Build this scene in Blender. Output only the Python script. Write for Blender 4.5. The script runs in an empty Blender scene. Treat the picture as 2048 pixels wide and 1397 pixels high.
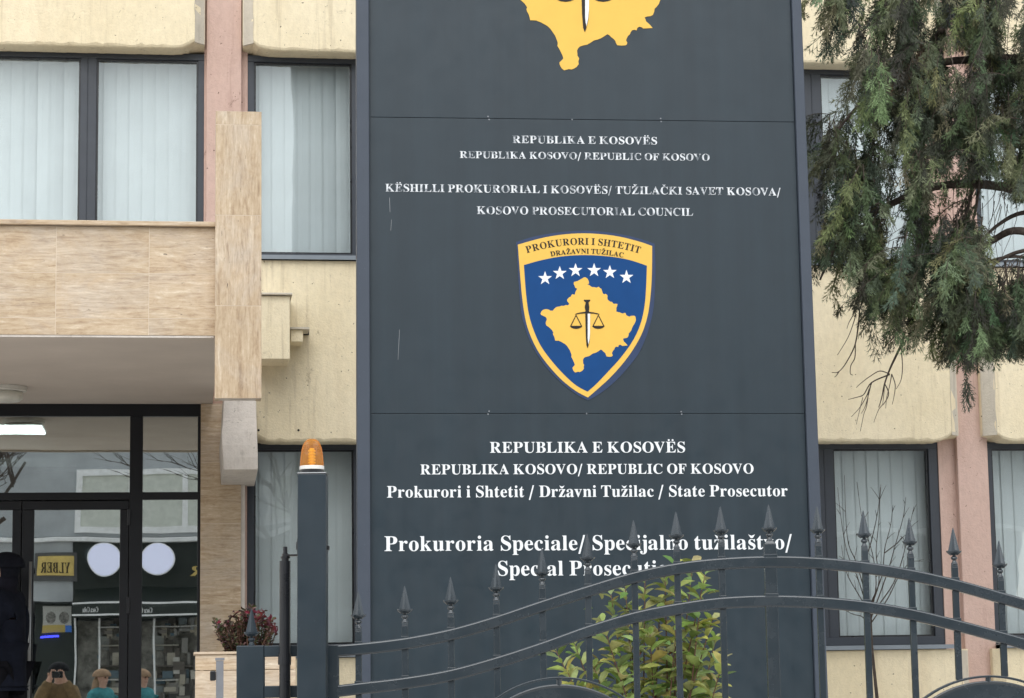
import bpy, math, random
from math import sin, cos, pi, radians
from mathutils import Vector, Matrix, noise as mnoise

sc = bpy.context.scene
C = sc.collection
random.seed(7)

# ------------------------------------------------------------------ camera
FPX, PSI, TH, RHO = 4558.0, 0.1415, 0.13944, 0.01500
EYE = Vector((0.0, 0.0, 1.6))
_F = Vector((sin(PSI) * cos(TH), cos(PSI) * cos(TH), sin(TH)))
_R0 = Vector((cos(PSI), -sin(PSI), 0.0))
_U0 = _R0.cross(_F)
CR = cos(RHO) * _R0 - sin(RHO) * _U0
CU = sin(RHO) * _R0 + cos(RHO) * _U0
cam = bpy.data.cameras.new("camera")
cam.sensor_fit = 'HORIZONTAL'
cam.sensor_width = 36.0
cam.lens = FPX / 2048 * 36.0
cam.clip_start = 0.1
cam.clip_end = 2000
co = bpy.data.objects.new("camera", cam)
C.objects.link(co)
co.matrix_world = Matrix(((CR.x, CU.x, -_F.x, EYE.x), (CR.y, CU.y, -_F.y, EYE.y),
                          (CR.z, CU.z, -_F.z, EYE.z), (0, 0, 0, 1)))
sc.camera = co

# ------------------------------------------------------------------ light: overcast
SUN_EL, SUN_AZ = radians(52), radians(190)      # diffuse glow of the cloud behind the camera
w = bpy.data.worlds.new("World")
sc.world = w
w.use_nodes = True
wn = w.node_tree
sky = wn.nodes.new('ShaderNodeTexSky')
sky.sky_type = 'NISHITA'
sky.sun_disc = False
sky.sun_elevation = SUN_EL
sky.sun_rotation = SUN_AZ
sky.air_density = 1.4
sky.dust_density = 1.2
sky.ozone_density = 1.0
hs = wn.nodes.new('ShaderNodeHueSaturation')
hs.inputs['Saturation'].default_value = 0.22
wn.links.new(sky.outputs[0], hs.inputs['Color'])
bg = wn.nodes['Background']
bg.inputs[1].default_value = 0.15
wn.links.new(hs.outputs[0], bg.inputs[0])
sl = bpy.data.lights.new("sun", 'SUN')
sl.energy = 1.0
sl.angle = radians(66)
sl.color = (1.0, 0.97, 0.93)
so = bpy.data.objects.new("sun", sl)
C.objects.link(so)
sd = Vector((sin(SUN_AZ) * cos(SUN_EL), cos(SUN_AZ) * cos(SUN_EL), sin(SUN_EL)))
so.rotation_euler = sd.to_track_quat('Z', 'Y').to_euler()
so.location = (0, -10, 30)
sc.view_settings.view_transform = 'Standard'
sc.view_settings.look = 'None'
sc.view_settings.gamma = 1
sc.view_settings.use_curve_mapping = False
sc.view_settings.exposure = 0.76
sc.cycles.max_bounces = 8
sc.cycles.transparent_max_bounces = 16

# ------------------------------------------------------------------ helpers
def ray(px, py):
    return _F + CR * ((px - 1024) / FPX) - CU * ((py - 698.5) / FPX)

def P(px, py, Y):
    d = ray(px, py)
    return EYE + d * (Y / d.y)

class Frame:
    """A vertical plane: origin, horizontal direction d, normal n towards the street."""
    def __init__(s, O, ang):
        s.O = Vector(O)
        s.d = Vector((cos(ang), -sin(ang), 0))
        s.n = Vector((-sin(ang), -cos(ang), 0))
    def uv(s, px, py):
        d = ray(px, py)
        t = (s.O - EYE).dot(s.n) / d.dot(s.n)
        q = EYE + d * t - s.O
        return q.dot(s.d), q.z
    def w(s, u, v, h=0.0):
        return s.O + s.d * u + Vector((0, 0, v)) + s.n * h

class M:
    def __init__(s):
        s.v = []; s.f = []; s.c = None
    def add(s, vs, fs):
        b = len(s.v)
        s.v += [Vector(q) for q in vs]
        s.f += [tuple(b + i for i in f) for f in fs]
        return s
    def box(s, x0, x1, y0, y1, z0, z1):
        vs = [(x, y, z) for z in (z0, z1) for y in (y0, y1) for x in (x0, x1)]
        return s.add(vs, [(0, 2, 3, 1), (4, 5, 7, 6), (0, 1, 5, 4), (2, 6, 7, 3), (0, 4, 6, 2), (1, 3, 7, 5)])
    def fbox(s, fr, u0, u1, v0, v1, h0, h1):
        vs = [fr.w(u, v, h) for h in (h0, h1) for v in (v0, v1) for u in (u0, u1)]
        return s.add(vs, [(0, 2, 3, 1), (4, 5, 7, 6), (0, 1, 5, 4), (2, 6, 7, 3), (0, 4, 6, 2), (1, 3, 7, 5)])
    def fquad(s, fr, uvs, h0, h1):
        n = len(uvs)
        vs = [fr.w(u, v, h0) for u, v in uvs] + [fr.w(u, v, h1) for u, v in uvs]
        fs = [tuple(range(n))[::-1], tuple(range(n, 2 * n))]
        fs += [(i, (i + 1) % n, n + (i + 1) % n, n + i) for i in range(n)]
        return s.add(vs, fs)
    def loft(s, rings, cap=True):
        n = len(rings[0])
        vs = [q for r in rings for q in r]
        fs = []
        for i in range(len(rings) - 1):
            for j in range(n):
                k = (j + 1) % n
                fs.append((i * n + j, i * n + k, (i + 1) * n + k, (i + 1) * n + j))
        if cap:
            fs.append(tuple(range(n))[::-1])
            b = (len(rings) - 1) * n
            fs.append(tuple(range(b, b + n)))
        return s.add(vs, fs)
    def tube(s, pts, rad, n=8):
        pts = [Vector(p) for p in pts]
        rings = []
        for i, p in enumerate(pts):
            t = (pts[min(i + 1, len(pts) - 1)] - pts[max(i - 1, 0)])
            if t.length < 1e-9: t = Vector((0, 0, 1))
            t.normalize()
            a = t.orthogonal().normalized() if i == 0 else (a - t * a.dot(t)).normalized()
            b = t.cross(a)
            r = rad[i] if isinstance(rad, (list, tuple)) else rad
            rings.append([p + a * (r * cos(2 * pi * k / n)) + b * (r * sin(2 * pi * k / n)) for k in range(n)])
        return s.loft(rings)
    def lathe(s, c, prof, n=24, rib=0.0):
        c = Vector(c)
        rings = []
        for r, z in prof:
            rings.append([c + Vector(((r + (rib if k % 2 else 0)) * cos(2 * pi * k / n), (r + (rib if k % 2 else 0)) * sin(2 * pi * k / n), z)) for k in range(n)])
        return s.loft(rings)

ORG = {}
def origin(o):
    return ORG.get(o.name, Vector((0, 0, 0))) if o is not None else Vector((0, 0, 0))

def obj(name, m, mat, parent=None, smooth=False, bevel=0.0, at=None, seg=2):
    """link builder m (world coordinates) as ONE mesh object under parent"""
    org = Vector(at) if at is not None else origin(parent)
    me = bpy.data.meshes.new(name)
    me.from_pydata([tuple(q - org) for q in m.v], [], m.f)
    me.update()
    if m.c is not None:
        a = me.color_attributes.new('tint', 'FLOAT_COLOR', 'POINT')
        a.data.foreach_set('color', [x for col in m.c for x in col])
    return link(name, me, mat, parent, org, smooth, bevel, seg)

def link(name, me, mat, parent, org, smooth=False, bevel=0.0, seg=2):
    o = bpy.data.objects.new(name, me)
    C.objects.link(o)
    me.materials.append(mat)
    if smooth:
        me.polygons.foreach_set('use_smooth', [True] * len(me.polygons))
    o.location = org - origin(parent)
    ORG[o.name] = org
    if parent is not None:
        o.parent = parent
    if bevel:
        b = o.modifiers.new('bevel', 'BEVEL')
        b.width = bevel; b.segments = seg; b.limit_method = 'ANGLE'; b.angle_limit = radians(40)
        b.harden_normals = True
    return o

def tag(o, label=None, cat=None, group=None, kind=None):
    if label: o['label'] = label
    if cat: o['category'] = cat
    if group: o['group'] = group
    if kind: o['kind'] = kind
    return o

def thing(name, label, cat, loc, group=None):
    o = bpy.data.objects.new(name, None)
    o.empty_display_size = 0.2
    C.objects.link(o)
    o.location = loc
    ORG[o.name] = Vector(loc)
    return tag(o, label, cat, group)

def shape2d(name, contours, mat, parent, tf, thick, smooth=False):
    """filled outline(s) in (x, y), given a real thickness; tf(x, y, h) maps to the world"""
    cu = bpy.data.curves.new('outline', 'CURVE')
    cu.dimensions = '2D'; cu.fill_mode = 'BOTH'; cu.extrude = 0.5
    for pts in contours:
        sp = cu.splines.new('POLY')
        sp.points.add(len(pts) - 1)
        for q, p in zip(sp.points, pts):
            q.co = (p[0], p[1], 0, 1)
        sp.use_cyclic_u = True
    t = bpy.data.objects.new('outline', cu)
    C.objects.link(t)
    dg = bpy.context.evaluated_depsgraph_get()
    me = bpy.data.meshes.new_from_object(t.evaluated_get(dg))
    bpy.data.objects.remove(t); bpy.data.curves.remove(cu)
    me.name = name
    org = origin(parent)
    me.materials.clear()
    for vt in me.vertices:
        vt.co = tf(vt.co.x, vt.co.y, (vt.co.z + 0.5) * thick) - org
    me.update()
    return link(name, me, mat, parent, org, smooth)

def catmull(pts, n=6):
    out = []
    for i in range(len(pts) - 1):
        p0 = pts[max(i - 1, 0)]; p1 = pts[i]; p2 = pts[i + 1]; p3 = pts[min(i + 2, len(pts) - 1)]
        for k in range(n):
            t = k / n
            out.append(tuple(0.5 * (2 * b + (c - a) * t + (2 * a - 5 * b + 4 * c - d) * t * t + (3 * b - a - 3 * c + d) * t ** 3)
                             for a, b, c, d in zip(p0, p1, p2, p3)))
    out.append(tuple(pts[-1]))
    return out

def inside(x, y, poly):
    r = False
    j = len(poly) - 1
    for i in range(len(poly)):
        xi, yi = poly[i]; xj, yj = poly[j]
        if (yi > y) != (yj > y) and x < (xj - xi) * (y - yi) / (yj - yi) + xi:
            r = not r
        j = i
    return r

# ------------------------------------------------------------------ materials
class Nt:
    def __init__(s, name, rough=0.6, spec=0.35, metal=0.0):
        s.m = bpy.data.materials.new(name)
        s.m.use_nodes = True
        s.t = s.m.node_tree
        s.b = s.t.nodes['Principled BSDF']
        s.b.inputs['Roughness'].default_value = rough
        s.b.inputs['Specular IOR Level'].default_value = spec
        s.b.inputs['Metallic'].default_value = metal
        s.tc = None
    def n(s, kind, **kw):
        q = s.t.nodes.new('ShaderNode' + kind)
        for k, v in kw.items(): setattr(q, k, v)
        return q
    def l(s, a, b): s.t.links.new(a, b)
    def coord(s, scale=(1, 1, 1), rnd=False):
        if s.tc is None: s.tc = s.n('TexCoord')
        mp = s.n('Mapping')
        mp.inputs['Scale'].default_value = scale
        s.l(s.tc.outputs['Object'], mp.inputs['Vector'])
        if rnd:
            g = s.n('NewGeometry')
            mu = s.n('VectorMath', operation='SCALE'); mu.inputs[0].default_value = (37, 53, 71)
            s.l(g.outputs['Random Per Island'], mu.inputs['Scale'])
            s.l(mu.outputs[0], mp.inputs['Location'])
        return mp.outputs[0]
    def noise(s, scale, detail=6, rough=0.6, sc3=(1, 1, 1), dist=0.0, rnd=False):
        q = s.n('TexNoise')
        q.inputs['Scale'].default_value = scale
        q.inputs['Detail'].default_value = detail
        q.inputs['Roughness'].default_value = rough
        q.inputs['Distortion'].default_value = dist
        s.l(s.coord(sc3, rnd), q.inputs['Vector'])
        return q.outputs['Fac']
    def ramp(s, fac, stops):
        q = s.n('ValToRGB')
        e = q.color_ramp.elements
        while len(e) < len(stops): e.new(0.5)
        for k, (p, c) in zip(e, stops):
            k.position = p
            k.color = (c, c, c, 1) if isinstance(c, (int, float)) else (*c, 1)
        s.l(fac, q.inputs[0])
        return q.outputs[0]
    def mix(s, fac, a, b, mode='MIX'):
        q = s.n('Mix', data_type='RGBA', blend_type=mode)
        q.inputs[0].default_value = 1.0
        for i, x in ((0, fac), (6, a), (7, b)):
            if isinstance(x, (int, float)): q.inputs[i].default_value = x if i == 0 else (x, x, x, 1)
            elif isinstance(x, tuple): q.inputs[i].default_value = (*x, 1)
            else: s.l(x, q.inputs[i])
        return q.outputs[2]
    def col(s, x):
        if isinstance(x, tuple): s.b.inputs['Base Color'].default_value = (*x, 1)
        else: s.l(x, s.b.inputs['Base Color'])
        return s
    def bump(s, h, strength=0.3, dist=0.01):
        q = s.n('Bump')
        q.inputs['Strength'].default_value = strength
        q.inputs['Distance'].default_value = dist
        s.l(h, q.inputs['Height'])
        s.l(q.outputs[0], s.b.inputs['Normal'])
        return s

def plain(name, col, rough=0.5, spec=0.35, metal=0.0, var=0.12, scale=8.0):
    k = Nt(name, rough, spec, metal)
    f = k.noise(scale, 5)
    lo = tuple(c * (1 - var) for c in col); hi = tuple(min(1, c * (1 + var)) for c in col)
    k.col(k.ramp(f, [(0.3, lo), (0.7, hi)]))
    return k.m

def painted_concrete(name, a, b, stain, pits=True):
    k = Nt(name, 0.85, 0.15)
    big = k.noise(0.9, 6, 0.6)
    c = k.ramp(big, [(0.35, a), (0.68, b)])
    streak = k.ramp(k.noise(2.2, 7, 0.65, (1.6, 1.6, 0.18)), [(0.52, 0.0), (0.82, 0.55)])
    c = k.mix(streak, c, stain)
    drip = k.ramp(k.noise(2.6, 8, 0.7, (4.5, 4.5, 0.22), 0.3), [(0.56, 0.0), (0.72, 0.6)])
    c = k.mix(drip, c, tuple(x * 0.72 for x in stain))
    fine = k.ramp(k.noise(26, 6, 0.7, (1, 1, 0.6)), [(0.35, 0.93), (0.65, 1.03)])
    c = k.mix(1.0, c, fine, 'MULTIPLY')
    crack = k.ramp(k.noise(9, 10, 0.78, (1.2, 1.2, 0.8), 0.8), [(0.615, 0.0), (0.675, 0.75)])
    c = k.mix(crack, c, tuple(x * 0.5 for x in stain))
    pit = k.ramp(k.noise(38, 2, 0.5), [(0.735, 0.0), (0.76, 0.9)])
    c = k.mix(pit, c, (0.10, 0.075, 0.05))
    k.col(c)
    h = k.mix(0.5, k.noise(60, 6, 0.7), k.noise(7, 8, 0.7))
    k.bump(h, 0.55, 0.02)
    return k.m

def travertine(name, axis):
    k = Nt(name, 0.5, 0.3)
    def sv(l, h): return (l, l, h) if axis == 'z' else (h, h, l)
    v = k.noise(2.2, 8, 0.66, sv(0.9, 6.5), 2.4, True)
    f = k.noise(5.0, 8, 0.72, sv(1.3, 14.0), 1.2, True)
    m_ = k.mix(0.42, v, f)
    m_ = k.mix(0.30, m_, k.noise(14.0, 8, 0.75, sv(1.0, 2.0), 0.8, True))
    c = k.ramp(m_, [(0.36, (0.28, 0.20, 0.13)), (0.44, (0.43, 0.325, 0.22)), (0.50, (0.515, 0.41, 0.29)), (0.56, (0.58, 0.48, 0.355)), (0.64, (0.76, 0.69, 0.57))])
    tone = k.ramp(k.noise(1.1, 4, 0.6, sv(0.8, 2.2), 0.5, True), [(0.35, (0.90, 0.86, 0.80)), (0.65, (1.06, 1.03, 1.0))])
    c = k.mix(1.0, c, tone, 'MULTIPLY')
    grey = k.ramp(k.noise(1.3, 7, 0.7, sv(0.9, 1.6), 0.9, True), [(0.46, 0.0), (0.68, 0.75)])
    c = k.mix(grey, c, k.ramp(f, [(0.38, (0.36, 0.30, 0.25)), (0.62, (0.63, 0.55, 0.45))]))
    hole = k.ramp(k.noise(16, 4, 0.6, sv(1.0, 4.5), 0.3, True), [(0.69, 0.0), (0.72, 0.8)])
    c = k.mix(hole, c, (0.12, 0.085, 0.06))
    k.col(c)
    k.bump(m_, 0.15, 0.01)
    return k.m

def glass(name, refl, tint=(0.93, 0.96, 0.95), wav=0.02, scale=1.3, rough=0.0):
    m = bpy.data.materials.new(name)
    m.use_nodes = True
    t = m.node_tree
    t.nodes.clear()
    N = lambda k: t.nodes.new('ShaderNode' + k)
    out = N('OutputMaterial'); mx = N('MixShader'); tr = N('BsdfTransparent'); gl = N('BsdfGlossy')
    tr.inputs[0].default_value = (*tint, 1)
    gl.inputs['Roughness'].default_value = rough
    gl.inputs['Color'].default_value = (0.93, 0.97, 0.96, 1)
    tc = N('TexCoord'); no = N('TexNoise'); bp = N('Bump')
    no.inputs['Scale'].default_value = scale; no.inputs['Detail'].default_value = 1.5
    t.links.new(tc.outputs['Object'], no.inputs['Vector'])
    t.links.new(no.outputs['Fac'], bp.inputs['Height'])
    bp.inputs['Strength'].default_value = 1.0; bp.inputs['Distance'].default_value = wav
    t.links.new(bp.outputs[0], gl.inputs['Normal'])
    mx.inputs[0].default_value = refl
    t.links.new(tr.outputs[0], mx.inputs[1]); t.links.new(gl.outputs[0], mx.inputs[2])
    t.links.new(mx.outputs[0], out.inputs[0])
    return m

def foliage(name, rough=0.5, trans=0.25):
    k = Nt(name, rough, 0.3)
    a = k.n('VertexColor', layer_name='tint')
    f = k.ramp(k.noise(30, 3), [(0.3, 0.8), (0.7, 1.2)])
    c = k.mix(1.0, a.outputs[0], f, 'MULTIPLY')
    k.col(c)
    tl = k.n('BsdfTranslucent'); k.l(c, tl.inputs[0])
    mx = k.n('MixShader'); mx.inputs[0].default_value = trans
    k.l(k.b.outputs[0], mx.inputs[1]); k.l(tl.outputs[0], mx.inputs[2])
    k.l(mx.outputs[0], k.t.nodes['Material Output'].inputs[0])
    return k.m

def metal_paint(name, col, rough=0.38, spec=0.5, dirt=0.25, flecks=True):
    k = Nt(name, rough, spec)
    f = k.noise(5, 7, 0.65)
    c = k.ramp(f, [(0.3, tuple(x * (1 - dirt) for x in col)), (0.7, tuple(x * (1 + dirt) for x in col))])
    sp = k.ramp(k.noise(150, 1, 0.4), [(0.80, 0.0), (0.82, 0.8)])
    k.col(k.mix(sp, c, tuple(min(1, x * 2.2 + 0.05) for x in col)) if flecks else c)
    r = k.ramp(k.noise(9, 6), [(0.3, rough - 0.07), (0.7, rough + 0.1)])
    k.l(r, k.b.inputs['Roughness'])
    k.bump(k.noise(60, 4), 0.03, 0.0015)
    return k.m

def streaked(m, amount=0.10):
    t = m.node_tree
    b = t.nodes['Principled BSDF']
    src = b.inputs['Base Color'].links[0].from_socket
    tc = t.nodes.new('ShaderNodeTexCoord'); mp = t.nodes.new('ShaderNodeMapping'); no = t.nodes.new('ShaderNodeTexNoise'); rp = t.nodes.new('ShaderNodeValToRGB'); mx = t.nodes.new('ShaderNodeMix')
    mp.inputs['Scale'].default_value = (6, 6, .25)
    no.inputs['Scale'].default_value = 1.6; no.inputs['Detail'].default_value = 8; no.inputs['Roughness'].default_value = .65
    rp.color_ramp.elements[0].position = .35; rp.color_ramp.elements[1].position = .7
    rp.color_ramp.elements[0].color = (1 - amount,) * 3 + (1,); rp.color_ramp.elements[1].color = (1 + amount,) * 3 + (1,)
    mx.data_type = 'RGBA'; mx.blend_type = 'MULTIPLY'; mx.inputs[0].default_value = 1
    L = t.links.new
    L(tc.outputs['Object'], mp.inputs[0]); L(mp.outputs[0], no.inputs[0]); L(no.outputs[0], rp.inputs[0])
    L(src, mx.inputs[6]); L(rp.outputs[0], mx.inputs[7]); L(mx.outputs[2], b.inputs['Base Color'])
    return m

def emit(name, col, st):
    k = Nt(name)
    k.col(tuple(c * 0.8 for c in col))
    k.b.inputs['Emission Color'].default_value = (*col, 1)
    k.b.inputs['Emission Strength'].default_value = st
    return k.m

CREAM = painted_concrete("cream painted concrete", (0.72, 0.625, 0.43), (0.79, 0.70, 0.51), (0.58, 0.47, 0.31))
PLASTER = painted_concrete("grey rough plaster", (0.50, 0.46, 0.38), (0.60, 0.55, 0.46), (0.36, 0.32, 0.26))
PINK = painted_concrete("salmon painted concrete", (0.53, 0.375, 0.315), (0.59, 0.43, 0.37), (0.45, 0.29, 0.235))
TRAV_H = travertine("travertine with level grain", 'z')
TRAV_V = travertine("travertine with upright grain", 'x')
SOFFIT = plain("painted soffit plaster", (0.56, 0.495, 0.435), 0.9, 0.1, var=0.06, scale=2)
CORBEL = painted_concrete("bare weathered plaster", (0.56, 0.51, 0.46), (0.68, 0.63, 0.57), (0.32, 0.27, 0.22))
ALU = metal_paint("anthracite aluminium", (0.036, 0.043, 0.055), 0.4, 0.45, 0.1)
ALU_DARK = metal_paint("near black door aluminium", (0.008, 0.009, 0.012), 0.4, 0.35, 0.15)
ALU_SILL = metal_paint("grey folded sheet sill", (0.19, 0.22, 0.25), 0.4, 0.5, 0.1)
SIGN = metal_paint("slate grey sheet metal", (0.0185, 0.031, 0.041), 0.40, 0.40, 0.05, False)
streaked(SIGN)
SIGN_FR = metal_paint("slate grey frame metal", (0.055, 0.068, 0.090), 0.42, 0.3, 0.05)
GATE = metal_paint("gloss anthracite gate paint", (0.022, 0.033, 0.042), 0.24, 0.9, 0.12)
POST = metal_paint("anthracite post paint", (0.024, 0.036, 0.046), 0.36, 0.35, 0.1)
TUBE = metal_paint("black tube paint", (0.012, 0.013, 0.016), 0.3, 0.5, 0.2)
STEEL = plain("worn steel", (0.35, 0.36, 0.37), 0.35, 0.5, 0.8)
HANDRAIL = plain("grey galvanised flat bar", (0.22, 0.23, 0.25), 0.45, 0.5, 0.4)
WHITE = plain("white vinyl letters", (0.74, 0.77, 0.79), 0.5, 0.3, var=0.05, scale=20)
_w = Nt("worn white vinyl letters", 0.6, 0.2)
_w.col(_w.mix(_w.ramp(_w.noise(28, 6, 0.7, (1, 1, 0.5)), [(0.47, 0.0), (0.60, 0.85)]), (0.70, 0.73, 0.76), (0.06, 0.08, 0.10)))
WORN = _w.m
BLACKV = plain("black vinyl", (0.012, 0.010, 0.010), 0.5, 0.3)
YELLOW = plain("yellow vinyl", (0.74, 0.46, 0.085), 0.5, 0.3, var=0.03)
BLUE = plain("blue vinyl", (0.007, 0.055, 0.185), 0.55, 0.15, var=0.05)
NAVY = plain("dark navy edge", (0.020, 0.040, 0.10), 0.45, 0.4)
BLIND = plain("white blind fabric", (0.70, 0.725, 0.725), 0.8, 0.1, var=0.05, scale=3)
ROOM = plain("dim office interior", (0.30, 0.29, 0.27), 0.9, 0.1)
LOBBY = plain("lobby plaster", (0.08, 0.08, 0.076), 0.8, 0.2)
ASPHALT = plain("street asphalt", (0.28, 0.28, 0.28), 0.9, 0.15, var=0.3, scale=30)
PAVING = plain("concrete paving", (0.52, 0.50, 0.47), 0.9, 0.15, var=0.2, scale=12)
GLASS_W = glass("window glass", 0.065, (0.90, 0.925, 0.93), wav=0.004, scale=1.3)
GLASS_D = glass("entrance glass", 0.58, (0.75, 0.80, 0.78), wav=0.0008, scale=1.2, rough=0.007)
BARK = plain("grey brown bark", (0.075, 0.06, 0.05), 0.9, 0.15, var=0.4, scale=30)
BARK_RED = plain("reddish young stem", (0.13, 0.07, 0.05), 0.7, 0.2, var=0.3, scale=30)
CONIFER = foliage("conifer scale leaves", 0.6, 0.15)
LEAF = foliage("glossy evergreen leaf", 0.35, 0.3)
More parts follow.
